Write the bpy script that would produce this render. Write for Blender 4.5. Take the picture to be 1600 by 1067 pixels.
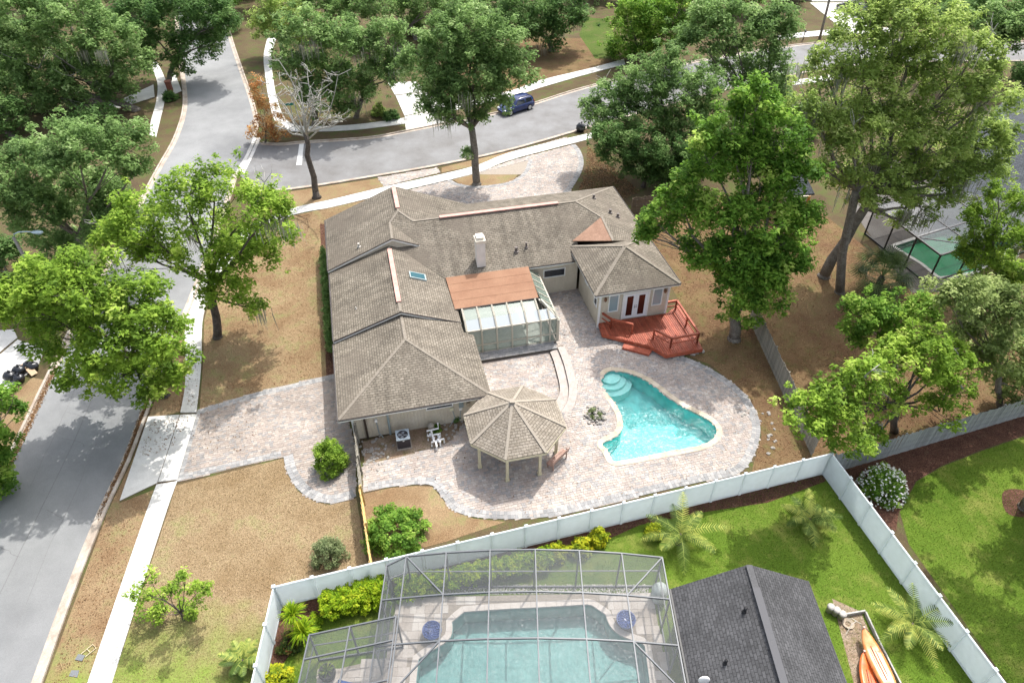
import bpy, bmesh, math, random
import numpy as np
from mathutils import Vector, Matrix
from mathutils.geometry import tessellate_polygon
for o in list(bpy.data.objects): bpy.data.objects.remove(o)
SC = bpy.context.scene; COL = SC.collection
rng = np.random.default_rng(7); random.seed(7)
R = math.radians
# ---------------- camera ----------------
F, PITCH, ROLL, YAW, CH = 1090.0, R(41.17), R(-0.18), R(13.0), 32.0
FW = np.array([0, math.cos(PITCH), -math.sin(PITCH)]); UP0 = np.array([0, math.sin(PITCH), math.cos(PITCH)]); RT0 = np.array([1., 0, 0])
RT = RT0*math.cos(ROLL)+UP0*math.sin(ROLL); UP = -RT0*math.sin(ROLL)+UP0*math.cos(ROLL)
cam = bpy.data.objects.new('camera', bpy.data.cameras.new('camera')); COL.objects.link(cam)
cam.matrix_world = Matrix(((RT[0], UP[0], -FW[0], 0), (RT[1], UP[1], -FW[1], 0), (RT[2], UP[2], -FW[2], CH), (0, 0, 0, 1)))
cam.data.sensor_width = 36; cam.data.lens = F/1600*36; cam.data.clip_end = 3000; cam.data.clip_start = .5
SC.camera = cam
# ---------------- light ----------------
SUN_EL, SUN_AZ = R(59), R(31)          # azimuth from +y towards +x
w = bpy.data.worlds.new('World'); SC.world = w; w.use_nodes = True
nt = w.node_tree; sky = nt.nodes.new('ShaderNodeTexSky'); sky.sky_type = 'NISHITA'; sky.sun_disc = False
sky.sun_elevation = SUN_EL; sky.sun_rotation = SUN_AZ; sky.air_density = 1.0; sky.dust_density = 4.0
bg = nt.nodes['Background']; bg.inputs[1].default_value = 0.15; hs = nt.nodes.new('ShaderNodeHueSaturation'); hs.inputs['Saturation'].default_value = .5; nt.links.new(sky.outputs[0], hs.inputs['Color']); nt.links.new(hs.outputs[0], bg.inputs[0])   # thin bright cloud over most of the sky
sd = bpy.data.lights.new('sun', 'SUN'); sd.energy = 2.1; sd.angle = R(0.6); sd.color = (1, .97, .92)
sun = bpy.data.objects.new('sun', sd); COL.objects.link(sun)
sdir = Vector((math.sin(SUN_AZ)*math.cos(SUN_EL), math.cos(SUN_AZ)*math.cos(SUN_EL), math.sin(SUN_EL)))
sun.rotation_euler = sdir.to_track_quat('Z', 'Y').to_euler(); sun.location = (0, 0, 60)
SC.view_settings.view_transform = 'Standard'; SC.view_settings.look = 'None'; SC.view_settings.exposure = 1.29; SC.view_settings.gamma = 1
SC.render.engine = 'CYCLES'; SC.cycles.max_bounces = 6; SC.cycles.transparent_max_bounces = 16
# ---------------- pixel <-> place ----------------
def ray(x, y): return RT*(x-800)/F+UP*(533.5-y)/F+FW
def G(x, y, z=0.):
    d = ray(x, y); t = (CH-z)/(-d[2]); return np.array([d[0]*t, d[1]*t, z])
def GY(x, y, yw):                       # point on a pixel's ray at world depth y
    d = ray(x, y); t = yw/d[1]; return np.array([d[0]*t, yw, CH+d[2]*t])
def depth(p): return float((np.array(p)-np.array([0, 0, CH])) @ FW)
def GP(pts, z=0.): return np.array([G(x, y, z) for x, y in pts])
AX = np.array([math.cos(YAW), math.sin(YAW)]); BX = np.array([-math.sin(YAW), math.cos(YAW)])
def HW(a, b, z=0.): p = AX*a+BX*b; return np.array([p[0], p[1], z])
def HP(l): return [HW(*p) for p in l]
# ---------------- materials ----------------
MATS = {}
def mat(name, col=(.5, .5, .5), rough=.8, metal=0., noise=None, bump=0., bscale=60., col2=None, nscale=3., spec=.35, attr=None, ramp=None, detail=6, coord='Object', fine=None, orand=0.):
    """principled; noise mixes col/col2 at nscale; attr = ramp driven by a mesh attribute"""
    if name in MATS: return MATS[name]
    m = bpy.data.materials.new(name); m.use_nodes = True; t = m.node_tree; N = t.nodes; L = t.links
    b = N['Principled BSDF']; b.inputs['Roughness'].default_value = rough; b.inputs['Metallic'].default_value = metal; b.inputs['Specular IOR Level'].default_value = spec
    tc = N.new('ShaderNodeTexCoord'); src = None
    if attr:
        at = N.new('ShaderNodeAttribute'); at.attribute_name = attr; rp = N.new('ShaderNodeValToRGB'); e = rp.color_ramp.elements
        for i, (p, c) in enumerate(ramp):
            el = e[i] if i < 2 else e.new(p)
            el.position = p; el.color = (*c, 1)
        L.new(at.outputs['Fac'], rp.inputs[0]); src = rp.outputs[0]
    if col2 is not None:
        nz = N.new('ShaderNodeTexNoise'); nz.inputs['Scale'].default_value = nscale; nz.inputs['Detail'].default_value = detail; nz.inputs['Roughness'].default_value = .65
        L.new(tc.outputs[coord], nz.inputs['Vector'])
        rp2 = N.new('ShaderNodeValToRGB'); rp2.color_ramp.elements[0].position = .36; rp2.color_ramp.elements[1].position = .64
        rp2.color_ramp.elements[0].color = (*col, 1); rp2.color_ramp.elements[1].color = (*col2, 1); L.new(nz.outputs[0], rp2.inputs[0])
        if src is None: src = rp2.outputs[0]
        else:
            mx = N.new('ShaderNodeMixRGB'); mx.blend_type = 'MULTIPLY'; mx.inputs[0].default_value = .8; L.new(src, mx.inputs[1]); L.new(rp2.outputs[0], mx.inputs[2]); src = mx.outputs[0]
    if fine:
        n3 = N.new('ShaderNodeTexNoise'); n3.inputs['Scale'].default_value = fine[0]; n3.inputs['Detail'].default_value = 4; L.new(tc.outputs[coord], n3.inputs['Vector'])
        mr = N.new('ShaderNodeMapRange'); mr.inputs[1].default_value = .3; mr.inputs[2].default_value = .7; mr.inputs[3].default_value = 1-fine[1]; mr.inputs[4].default_value = 1+fine[1]*.6; L.new(n3.outputs[0], mr.inputs[0])
        mx = N.new('ShaderNodeMixRGB'); mx.blend_type = 'MULTIPLY'; mx.inputs[0].default_value = 1
        if src is None: mx.inputs[1].default_value = (*col, 1)
        else: L.new(src, mx.inputs[1])
        L.new(mr.outputs[0], mx.inputs[2]); src = mx.outputs[0]
    if orand:                                                            # each piece its own tone
        oi = N.new('ShaderNodeObjectInfo'); mr = N.new('ShaderNodeMapRange'); mr.inputs[3].default_value = 1-orand; mr.inputs[4].default_value = 1+orand; L.new(oi.outputs['Random'], mr.inputs[0])
        mx = N.new('ShaderNodeMixRGB'); mx.blend_type = 'MULTIPLY'; mx.inputs[0].default_value = 1
        if src is None: mx.inputs[1].default_value = (*col, 1)
        else: L.new(src, mx.inputs[1])
        L.new(mr.outputs[0], mx.inputs[2]); src = mx.outputs[0]
    if src is None: b.inputs['Base Color'].default_value = (*col, 1)
    else: L.new(src, b.inputs['Base Color'])
    if bump:
        n2 = N.new('ShaderNodeTexNoise'); n2.inputs['Scale'].default_value = bscale; n2.inputs['Detail'].default_value = 3; L.new(tc.outputs[coord], n2.inputs['Vector'])
        bp = N.new('ShaderNodeBump'); bp.inputs['Strength'].default_value = bump; bp.inputs['Distance'].default_value = .03; L.new(n2.outputs[0], bp.inputs['Height']); L.new(bp.outputs[0], b.inputs['Normal'])
    MATS[name] = m; return m
def leafmat(name, ramp, trans=.3, rough=.6):
    if name in MATS: return MATS[name]
    trans = min(.5, trans+.2)
    m = mat(name, attr='tint', ramp=ramp, rough=rough, spec=.12); t = m.node_tree; N = t.nodes; L = t.links
    tr = N.new('ShaderNodeBsdfTranslucent'); mx = N.new('ShaderNodeMixShader'); mx.inputs[0].default_value = trans
    src = [l.from_socket for l in t.links if l.to_node.type == 'BSDF_PRINCIPLED' and l.to_socket.name == 'Base Color'][0]
    L.new(src, tr.inputs[0]); L.new(N['Principled BSDF'].outputs[0], mx.inputs[1]); L.new(tr.outputs[0], mx.inputs[2]); L.new(mx.outputs[0], N['Material Output'].inputs[0])
    return m
def brickmat(name, cols, mortar, bw, bh, msize=.02, rough=.9, bump=.5, coord='UV', stain=None, offset=.5, streak=0.):
    """courses laid out in metres along a surface's UV"""
    if name in MATS: return MATS[name]
    m = bpy.data.materials.new(name); m.use_nodes = True; t = m.node_tree; N = t.nodes; L = t.links; b = N['Principled BSDF']; b.inputs['Roughness'].default_value = rough; b.inputs['Specular IOR Level'].default_value = .2
    tc = N.new('ShaderNodeTexCoord'); br = N.new('ShaderNodeTexBrick'); br.inputs['Scale'].default_value = 1; br.inputs['Brick Width'].default_value = bw; br.inputs['Row Height'].default_value = bh
    br.inputs['Mortar Size'].default_value = msize; br.inputs['Mortar Smooth'].default_value = .2; br.offset = offset; br.inputs['Bias'].default_value = 0
    br.inputs['Color1'].default_value = (*cols[0], 1); br.inputs['Color2'].default_value = (*cols[1], 1); br.inputs['Mortar'].default_value = (*mortar, 1)
    L.new(tc.outputs[coord], br.inputs['Vector'])
    nz = N.new('ShaderNodeTexNoise'); nz.inputs['Scale'].default_value = .55; nz.inputs['Detail'].default_value = 8; nz.inputs['Roughness'].default_value = .7; L.new(tc.outputs['Object'], nz.inputs['Vector'])
    mr = N.new('ShaderNodeMapRange'); mr.inputs[1].default_value = .3; mr.inputs[2].default_value = .7; mr.inputs[3].default_value = .72; mr.inputs[4].default_value = 1.18; L.new(nz.outputs[0], mr.inputs[0])
    mx = N.new('ShaderNodeMixRGB'); mx.blend_type = 'MULTIPLY'; mx.inputs[0].default_value = 1; L.new(br.outputs[0], mx.inputs[1]); L.new(mr.outputs[0], mx.inputs[2]); src = mx.outputs[0]
    n4 = N.new('ShaderNodeTexNoise'); n4.inputs['Scale'].default_value = 9; n4.inputs['Detail'].default_value = 5; L.new(tc.outputs['Object'], n4.inputs['Vector'])
    m4 = N.new('ShaderNodeMapRange'); m4.inputs[1].default_value = .3; m4.inputs[2].default_value = .7; m4.inputs[3].default_value = .78; m4.inputs[4].default_value = 1.16; L.new(n4.outputs[0], m4.inputs[0])
    mx4 = N.new('ShaderNodeMixRGB'); mx4.blend_type = 'MULTIPLY'; mx4.inputs[0].default_value = 1; L.new(src, mx4.inputs[1]); L.new(m4.outputs[0], mx4.inputs[2]); src = mx4.outputs[0]
    if streak:
        mp = N.new('ShaderNodeMapping'); mp.inputs['Scale'].default_value = (2.2, .35, 1); L.new(tc.outputs['UV'], mp.inputs['Vector']); n6 = N.new('ShaderNodeTexNoise'); n6.inputs['Scale'].default_value = 1; n6.inputs['Detail'].default_value = 6; L.new(mp.outputs[0], n6.inputs['Vector'])
        m6 = N.new('ShaderNodeMapRange'); m6.inputs[1].default_value = .35; m6.inputs[2].default_value = .7; m6.inputs[3].default_value = 1+streak*.4; m6.inputs[4].default_value = 1-streak; L.new(n6.outputs[0], m6.inputs[0])
        mx6 = N.new('ShaderNodeMixRGB'); mx6.blend_type = 'MULTIPLY'; mx6.inputs[0].default_value = 1; L.new(src, mx6.inputs[1]); L.new(m6.outputs[0], mx6.inputs[2]); src = mx6.outputs[0]
    if stain:
        n5 = N.new('ShaderNodeTexNoise'); n5.inputs['Scale'].default_value = .35; n5.inputs['Detail'].default_value = 5; L.new(tc.outputs['Object'], n5.inputs['Vector'])
        m5 = N.new('ShaderNodeMapRange'); m5.inputs[1].default_value = .5; m5.inputs[2].default_value = .68; m5.inputs[3].default_value = 0; m5.inputs[4].default_value = .75; L.new(n5.outputs[0], m5.inputs[0])
        mx5 = N.new('ShaderNodeMixRGB'); L.new(m5.outputs[0], mx5.inputs[0]); L.new(src, mx5.inputs[1]); mx5.inputs[2].default_value = (*stain, 1); src = mx5.outputs[0]
    L.new(src, b.inputs['Base Color'])
    bp = N.new('ShaderNodeBump'); bp.inputs['Strength'].default_value = bump; bp.inputs['Distance'].default_value = .03; bp.invert = True
    L.new(br.outputs['Fac'], bp.inputs['Height']); L.new(bp.outputs[0], b.inputs['Normal'])
    MATS[name] = m; return m
def seethrough(name, col, alpha, rough=.6, gloss=0.):
    """mesh screen / glass: part of the light passes straight on"""
    m = bpy.data.materials.new(name); m.use_nodes = True; t = m.node_tree; N = t.nodes; L = t.links
    b = N['Principled BSDF']; b.inputs['Base Color'].default_value = (*col, 1); b.inputs['Roughness'].default_value = rough
    tr = N.new('ShaderNodeBsdfTransparent'); mx = N.new('ShaderNodeMixShader'); mx.inputs[0].default_value = alpha
    L.new(tr.outputs[0], mx.inputs[1]); L.new(b.outputs[0], mx.inputs[2]); out = mx.outputs[0]
    if gloss:
        gl = N.new('ShaderNodeBsdfGlossy'); gl.inputs['Roughness'].default_value = .03; lw = N.new('ShaderNodeFresnel'); lw.inputs[0].default_value = 1.5
        m2 = N.new('ShaderNodeMixShader'); L.new(lw.outputs[0], m2.inputs[0]); L.new(out, m2.inputs[1]); L.new(gl.outputs[0], m2.inputs[2]); out = m2.outputs[0]
    L.new(out, N['Material Output'].inputs[0]); MATS[name] = m; return m
def watermat(name, tint, wave=5., strength=.25, rough=.04):
    m = bpy.data.materials.new(name); m.use_nodes = True; t = m.node_tree; N = t.nodes; L = t.links; N.remove(N['Principled BSDF'])
    tc = N.new('ShaderNodeTexCoord'); hs = []
    for s, d in ((wave, 3.), (wave*.31, 1.)):
        n = N.new('ShaderNodeTexNoise'); n.inputs['Scale'].default_value = s; n.inputs['Detail'].default_value = d; n.inputs['Distortion'].default_value = .6; L.new(tc.outputs['Object'], n.inputs['Vector']); hs.append(n)
    ad = N.new('ShaderNodeMath'); ad.operation = 'ADD'; L.new(hs[0].outputs[0], ad.inputs[0]); L.new(hs[1].outputs[0], ad.inputs[1])
    bp = N.new('ShaderNodeBump'); bp.inputs['Strength'].default_value = strength; bp.inputs['Distance'].default_value = .12; L.new(ad.outputs[0], bp.inputs['Height'])
    tr = N.new('ShaderNodeBsdfTransparent'); tr.inputs[0].default_value = (*tint, 1); gl = N.new('ShaderNodeBsdfGlossy'); gl.inputs['Roughness'].default_value = rough; L.new(bp.outputs[0], gl.inputs['Normal'])
    fr = N.new('ShaderNodeFresnel'); fr.inputs[0].default_value = 1.33; L.new(bp.outputs[0], fr.inputs['Normal'])
    mx = N.new('ShaderNodeMixShader'); L.new(fr.outputs[0], mx.inputs[0]); L.new(tr.outputs[0], mx.inputs[1]); L.new(gl.outputs[0], mx.inputs[2]); L.new(mx.outputs[0], N['Material Output'].inputs[0])
    MATS[name] = m; return m
# ---------------- mesh builder ----------------
class MB:
    def __init__(s): s.v = []; s.f = []; s.uv = {}; s.t = []
    def add(s, vs, fs, uvs=None):
        n = len(s.v); s.v += [tuple(map(float, p)) for p in vs]
        for i, f in enumerate(fs):
            if uvs: s.uv[len(s.f)] = uvs[i]
            s.f.append(tuple(n+k for k in f))
        return s
    def prism(s, poly, z0, z1, top=True, bottom=False):
        n = len(poly); vs = [(p[0], p[1], z0) for p in poly]+[(p[0], p[1], z1) for p in poly]; fs = [(i, (i+1) % n, n+(i+1) % n, n+i) for i in range(n)]
        tri = tessellate_polygon([[Vector((p[0], p[1], 0)) for p in poly]])
        if top: fs += [tuple(n+k for k in t) for t in tri]
        if bottom: fs += [tuple(t) for t in tri]
        return s.add(vs, fs)
    def box(s, c, sx, sy, sz, rz=0., base=False):
        """box centred on c (or standing on c when base)"""
        ca, sa = math.cos(rz), math.sin(rz); z0 = c[2] if base else c[2]-sz/2
        q = [(-sx/2, -sy/2), (sx/2, -sy/2), (sx/2, sy/2), (-sx/2, sy/2)]; q = [(c[0]+x*ca-y*sa, c[1]+x*sa+y*ca) for x, y in q]
        vs = [(x, y, z0) for x, y in q]+[(x, y, z0+sz) for x, y in q]
        return s.add(vs, [(3, 2, 1, 0), (4, 5, 6, 7), (0, 1, 5, 4), (1, 2, 6, 5), (2, 3, 7, 6), (3, 0, 4, 7)])
    def beam(s, p, q, w_, h, up=(0, 0, 1)):
        p = Vector(p); q = Vector(q); d = (q-p).normalized(); u = Vector(up)
        if abs(d.dot(u)) > .98: u = Vector((0, 1, 0))
        r = d.cross(u).normalized()*w_/2; u = r.cross(d).normalized()*h/2
        vs = [e+a+b for e in (p, q) for a, b in ((-r, -u), (r, -u), (r, u), (-r, u))]
        return s.add(vs, [(0, 1, 2, 3), (7, 6, 5, 4), (0, 4, 5, 1), (1, 5, 6, 2), (2, 6, 7, 3), (3, 7, 4, 0)])
    def tube(s, pts, rad, n=7, cap=True):
        pts = [Vector(p) for p in pts]; base = len(s.v); rings = []
        for i, p in enumerate(pts):
            d = (pts[min(i+1, len(pts)-1)]-pts[max(i-1, 0)]).normalized(); a = Vector((0, 0, 1)) if abs(d.z) < .9 else Vector((1, 0, 0))
            x = d.cross(a).normalized(); y = d.cross(x); r = rad[i] if hasattr(rad, '__len__') else rad
            rings.append([p+x*r*math.cos(2*math.pi*k/n)+y*r*math.sin(2*math.pi*k/n) for k in range(n)])
        vs = [v for r_ in rings for v in r_]; fs = []
        for i in range(len(pts)-1):
            for k in range(n): fs.append((i*n+k, i*n+(k+1) % n, (i+1)*n+(k+1) % n, (i+1)*n+k))
        if cap: fs += [tuple(range(n-1, -1, -1)), tuple((len(pts)-1)*n+k for k in range(n))]
        return s.add(vs, fs)
    def lathe(s, c, prof, n=20, rz=0.):
        vs = []; fs = []
        for r, z in prof:
            for k in range(n): a = 2*math.pi*k/n+rz; vs.append((c[0]+r*math.cos(a), c[1]+r*math.sin(a), c[2]+z))
        m = len(prof)
        for i in range(m-1):
            for k in range(n): fs.append((i*n+k, i*n+(k+1) % n, (i+1)*n+(k+1) % n, (i+1)*n+k))
        fs.append(tuple((m-1)*n+k for k in range(n))); fs.append(tuple(range(n-1, -1, -1)))
        return s.add(vs, fs)
    def sheet(s, outer, z, holes=()):
        loops = [[Vector((p[0], p[1], 0)) for p in outer]]+[[Vector((p[0], p[1], 0)) for p in h] for h in holes]
        vs = [(p.x, p.y, z) for l in loops for p in l]; fs = []
        for t in tessellate_polygon(loops):
            a, b, c = (vs[k] for k in t)
            cr = (b[0]-a[0])*(c[1]-a[1])-(b[1]-a[1])*(c[0]-a[0])
            fs.append(tuple(t) if cr > 0 else tuple(reversed(t)))
        return s.add(vs, fs)
    def blob(s, c, r, seg=10, rings=7, jit=.0):
        vs = []; fs = []
        for i in range(rings+1):
            th = math.pi*i/rings
            for k in range(seg):
                ph = 2*math.pi*k/seg; j = 1+random.uniform(-jit, jit)
                vs.append((c[0]+r[0]*j*math.sin(th)*math.cos(ph), c[1]+r[1]*j*math.sin(th)*math.sin(ph), c[2]+r[2]*j*math.cos(th)))
        for i in range(rings):
            for k in range(seg): fs.append((i*seg+k, (i+1)*seg+k, (i+1)*seg+(k+1) % seg, i*seg+(k+1) % seg))
        return s.add(vs, fs)
    def mesh(s, name, m, smooth=False, bevel=0):
        me = bpy.data.meshes.new(name); me.from_pydata(s.v, [], s.f)
        if s.uv:
            ul = me.uv_layers.new(name='UVMap')
            for i, p in enumerate(me.polygons):
                u = s.uv.get(i)
                if u:
                    for k, li in enumerate(p.loop_indices): ul.data[li].uv = u[k]
        if m: me.materials.append(m)
        if smooth: me.polygons.foreach_set('use_smooth', [True]*len(me.polygons))
        me.update(); return me
    def build(s, name, m, parent=None, smooth=False, local=False):
        return place(name, s.mesh(name, m, smooth), parent, local)
def place(name, me, parent=None, local=False):
    o = bpy.data.objects.new(name, me); COL.objects.link(o)
    if parent is not None:
        o.parent = parent
        if not local and parent.type == 'EMPTY': o.matrix_parent_inverse = Matrix.Translation(-parent.location)
    return o
def thing(name, label, cat, loc, group=None):
    o = bpy.data.objects.new(name, None); COL.objects.link(o); o.location = tuple(map(float, loc)); o.empty_display_size = .3
    return tag(o, label, cat, group)
def tag(o, label=None, cat=None, group=None, kind=None):
    if label: o['label'] = label
    if cat: o['category'] = cat
    if group: o['group'] = group
    if kind: o['kind'] = kind
    return o
def struct(name, mb, m, smooth=False): return tag(mb.build(name, m, smooth=smooth), kind='structure')
def copy_tree(o, parent=None):
    c = o.copy(); COL.objects.link(c); c.parent = parent
    for ch in list(o.children): copy_tree(ch, c)
    return c
def npmesh(name, verts, nv, tint=None, m=None, smooth=False):
    """verts (n*nv,3): n faces of nv corners each"""
    n = len(verts)//nv; me = bpy.data.meshes.new(name); me.vertices.add(len(verts)); me.vertices.foreach_set('co', np.asarray(verts, np.float32).ravel())
    me.loops.add(n*nv); me.loops.foreach_set('vertex_index', np.arange(n*nv, dtype=np.int32)); me.polygons.add(n)
    me.polygons.foreach_set('loop_start', np.arange(0, n*nv, nv, dtype=np.int32)); me.polygons.foreach_set('loop_total', np.full(n, nv, np.int32)); me.update(calc_edges=True)
    if tint is not None:
        a = me.attributes.new('tint', 'FLOAT', 'POINT'); a.data.foreach_set('value', np.repeat(np.asarray(tint, np.float32), nv))
    if m: me.materials.append(m)
    return me
# ---------------- 2-D helpers ----------------
def smooth(pts, n=6, closed=False):
    p = [np.array(q[:2], float) for q in pts]; m = len(p); out = []
    rngi = range(m) if closed else range(m-1)
    for i in rngi:
        if closed: a, b, c, d = p[(i-1) % m], p[i], p[(i+1) % m], p[(i+2) % m]
        else: a, b, c, d = p[max(i-1, 0)], p[i], p[i+1], p[min(i+2, m-1)]
        for k in range(n):
            t = k/n; out.append(.5*((2*b)+(-a+c)*t+(2*a-5*b+4*c-d)*t*t+(-a+3*b-3*c+d)*t**3))
    if not closed: out.append(p[-1])
    return out
def inside(P, poly):
    P = np.asarray(P)[:, :2]; poly = np.asarray([q[:2] for q in poly]); x, y = P[:, 0], P[:, 1]; r = np.zeros(len(P), bool); j = len(poly)-1
    for i in range(len(poly)):
        xi, yi = poly[i]; xj, yj = poly[j]
        with np.errstate(divide='ignore', invalid='ignore'): c = ((yi > y) != (yj > y)) & (x < (xj-xi)*(y-yi)/(yj-yi+1e-12)+xi)
        r ^= c; j = i
    return r
def resample(pts, step=None, n=None):
    p = np.array([q[:2] for q in pts]); d = np.r_[0, np.cumsum(np.linalg.norm(np.diff(p, axis=0), axis=1))]
    if n is None: n = max(2, int(round(d[-1]/step))+1)
    s = np.linspace(0, d[-1], n); return np.c_[np.interp(s, d, p[:, 0]), np.interp(s, d, p[:, 1])]
def offset(pts, o, closed=False):
    p = np.array([q[:2] for q in pts]); t = (np.roll(p, -1, 0)-np.roll(p, 1, 0)) if closed else np.gradient(p, axis=0)
    t /= np.linalg.norm(t, axis=1)[:, None]+1e-9; return p+np.c_[-t[:, 1], t[:, 0]]*o
def strip(mb, e0, e1, z0, z1=None, closed=False):
    """band between two edges; z1 gives it sides down to z1"""
    n = len(e0); vs = [(*e0[i], z0) for i in range(n)]+[(*e1[i], z0) for i in range(n)]; rn = range(n if closed else n-1); fs = [(i, n+i, n+(i+1) % n, (i+1) % n) for i in rn]
    if z1 is not None:
        vs += [(*e0[i], z1) for i in range(n)]+[(*e1[i], z1) for i in range(n)]
        fs += [(2*n+i, i, (i+1) % n, 2*n+(i+1) % n) for i in rn]+[(n+i, 3*n+i, 3*n+(i+1) % n, n+(i+1) % n) for i in rn]
        if not closed: fs += [(0, 2*n, 3*n, n), (n-1, 2*n-1, 4*n-1, 3*n-1)]
    return mb.add(vs, fs)
# ---------------- ground materials ----------------
def lawnmat(name, c1, c2, c3, s1=.12, s2=.7, amt3=(.52, .66), fine=.35, bump=.5, green=None):
    m = mat(name, c1, .95, col2=c2, nscale=s1, detail=7, fine=(14, fine), bump=bump, bscale=30, spec=.1); t = m.node_tree; N = t.nodes; L = t.links
    b = N['Principled BSDF']; lk = [l for l in t.links if l.to_node == b and l.to_socket.name == 'Base Color'][0]; src = lk.from_socket
    tc = [n for n in N if n.type == 'TEX_COORD'][0]
    nz = N.new('ShaderNodeTexNoise'); nz.inputs['Scale'].default_value = s2; nz.inputs['Detail'].default_value = 9; nz.inputs['Roughness'].default_value = .75; L.new(tc.outputs['Object'], nz.inputs['Vector'])
    mr = N.new('ShaderNodeMapRange'); mr.inputs[1].default_value = amt3[0]; mr.inputs[2].default_value = amt3[1]; L.new(nz.outputs[0], mr.inputs[0])
    n2 = N.new('ShaderNodeTexNoise'); n2.inputs['Scale'].default_value = 30; n2.inputs['Detail'].default_value = 3; L.new(tc.outputs['Object'], n2.inputs['Vector'])
    m2 = N.new('ShaderNodeMapRange'); m2.inputs[1].default_value = .3; m2.inputs[2].default_value = .7; m2.inputs[3].default_value = .74; m2.inputs[4].default_value = 1.2; L.new(n2.outputs[0], m2.inputs[0])
    mx = N.new('ShaderNodeMixRGB'); L.new(mr.outputs[0], mx.inputs[0]); L.new(src, mx.inputs[1]); mx.inputs[2].default_value = (*c3, 1)
    if green:                                                            # the watered end of the lawn
        ge = N.new('ShaderNodeNewGeometry'); sx = N.new('ShaderNodeSeparateXYZ'); L.new(ge.outputs['Position'], sx.inputs[0]); n7 = N.new('ShaderNodeTexNoise'); n7.inputs['Scale'].default_value = .8; n7.inputs['Detail'].default_value = 8; L.new(ge.outputs['Position'], n7.inputs['Vector'])
        m7 = N.new('ShaderNodeMath'); m7.operation = 'MULTIPLY_ADD'; L.new(n7.outputs[0], m7.inputs[0]); m7.inputs[1].default_value = 7.; L.new(sx.outputs['Y'], m7.inputs[2])
        m8 = N.new('ShaderNodeMapRange'); m8.inputs[1].default_value = green[1]+3.5; m8.inputs[2].default_value = green[0]+3.5; m8.inputs[3].default_value = 1; m8.inputs[4].default_value = 0; L.new(m7.outputs[0], m8.inputs[0])
        mg = N.new('ShaderNodeMixRGB'); L.new(m8.outputs[0], mg.inputs[0]); L.new(mx.outputs[0], mg.inputs[1]); mg.inputs[2].default_value = (.17, .23, .045, 1); mx = mg
    mm = N.new('ShaderNodeMixRGB'); mm.blend_type = 'MULTIPLY'; mm.inputs[0].default_value = 1; L.new(mx.outputs[0], mm.inputs[1]); L.new(m2.outputs[0], mm.inputs[2]); L.new(mm.outputs[0], b.inputs['Base Color'])
    return m
M_dry = lawnmat('dry_lawn', (.195, .125, .068), (.29, .21, .122), (.16, .175, .062), amt3=(.5, .72), s1=.35, green=(15.5, 12.5))
M_tan = lawnmat('tan_lawn', (.215, .15, .082), (.305, .23, .14), (.19, .205, .072), s1=.3, s2=.3, amt3=(.54, .72), green=(17.5, 13.))
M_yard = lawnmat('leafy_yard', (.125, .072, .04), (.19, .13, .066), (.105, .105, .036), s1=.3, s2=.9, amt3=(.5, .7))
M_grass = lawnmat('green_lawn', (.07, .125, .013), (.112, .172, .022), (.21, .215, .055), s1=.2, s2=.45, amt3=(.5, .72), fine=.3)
M_wood_floor = lawnmat('woodland_floor', (.085, .062, .036), (.125, .095, .052), (.075, .095, .028), s1=.3, s2=.6, amt3=(.48, .62))  # dark leaf mulch, with cloud and tree shade also put into the colour
M_mulch = lawnmat('bark_mulch', (.085, .042, .03), (.13, .065, .045), (.17, .11, .075), s1=1.2, s2=3, amt3=(.55, .7), fine=.6, bump=1)
M_soil = lawnmat('sandy_soil', (.30, .24, .18), (.22, .15, .10), (.14, .12, .05), s1=.8, s2=2.)
M_asph = mat('asphalt', (.175, .178, .18), .9, col2=(.25, .254, .253), nscale=.16, detail=9, fine=(45, .18), bump=.3, bscale=70, spec=.2)
M_asph2 = mat('asphalt_side', (.155, .15, .145), .9, col2=(.215, .215, .215), nscale=.3, detail=9, fine=(45, .2), bump=.3, bscale=70, spec=.2)  # darker than the main road: cloud shade put into the colour
M_conc = mat('concrete', (.48, .47, .44), .9, col2=(.60, .59, .555), nscale=.8, detail=9, fine=(25, .13), spec=.2, orand=.06)
M_kerb = mat('kerb_concrete', (.31, .25, .20), .9, col2=(.46, .41, .35), nscale=1.1, detail=8, fine=(25, .2), spec=.2)
M_joint = mat('joint_sand', (.30, .26, .215), .95, fine=(20, .3))
PAV = [(0, (.30, .29, .28)), (.18, (.365, .345, .33)), (.36, (.41, .345, .30)), (.55, (.44, .39, .345)), (.74, (.36, .31, .275)), (.88, (.50, .455, .41)), (1, (.44, .375, .325))]
M_pav = mat('paver_blend', (.68, .66, .66), .85, attr='tint', ramp=PAV, col2=(1.0, 1.0, 1.0), nscale=.5, detail=8, fine=(22, .2), spec=.2)
M_bord = mat('border_paver', (.7, .7, .7), .85, attr='tint', ramp=[(0, (.25, .25, .25)), (.5, (.325, .32, .315)), (1, (.41, .395, .375))], col2=(1, 1, 1), nscale=.8, fine=(22, .2), spec=.2)
M_trav = mat('travertine', (.7, .68, .66), .8, attr='tint', ramp=[(0, (.42, .37, .32)), (.5, (.52, .47, .42)), (1, (.60, .56, .51))], col2=(1, 1, 1), nscale=.8, fine=(22, .15), spec=.25)
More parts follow.
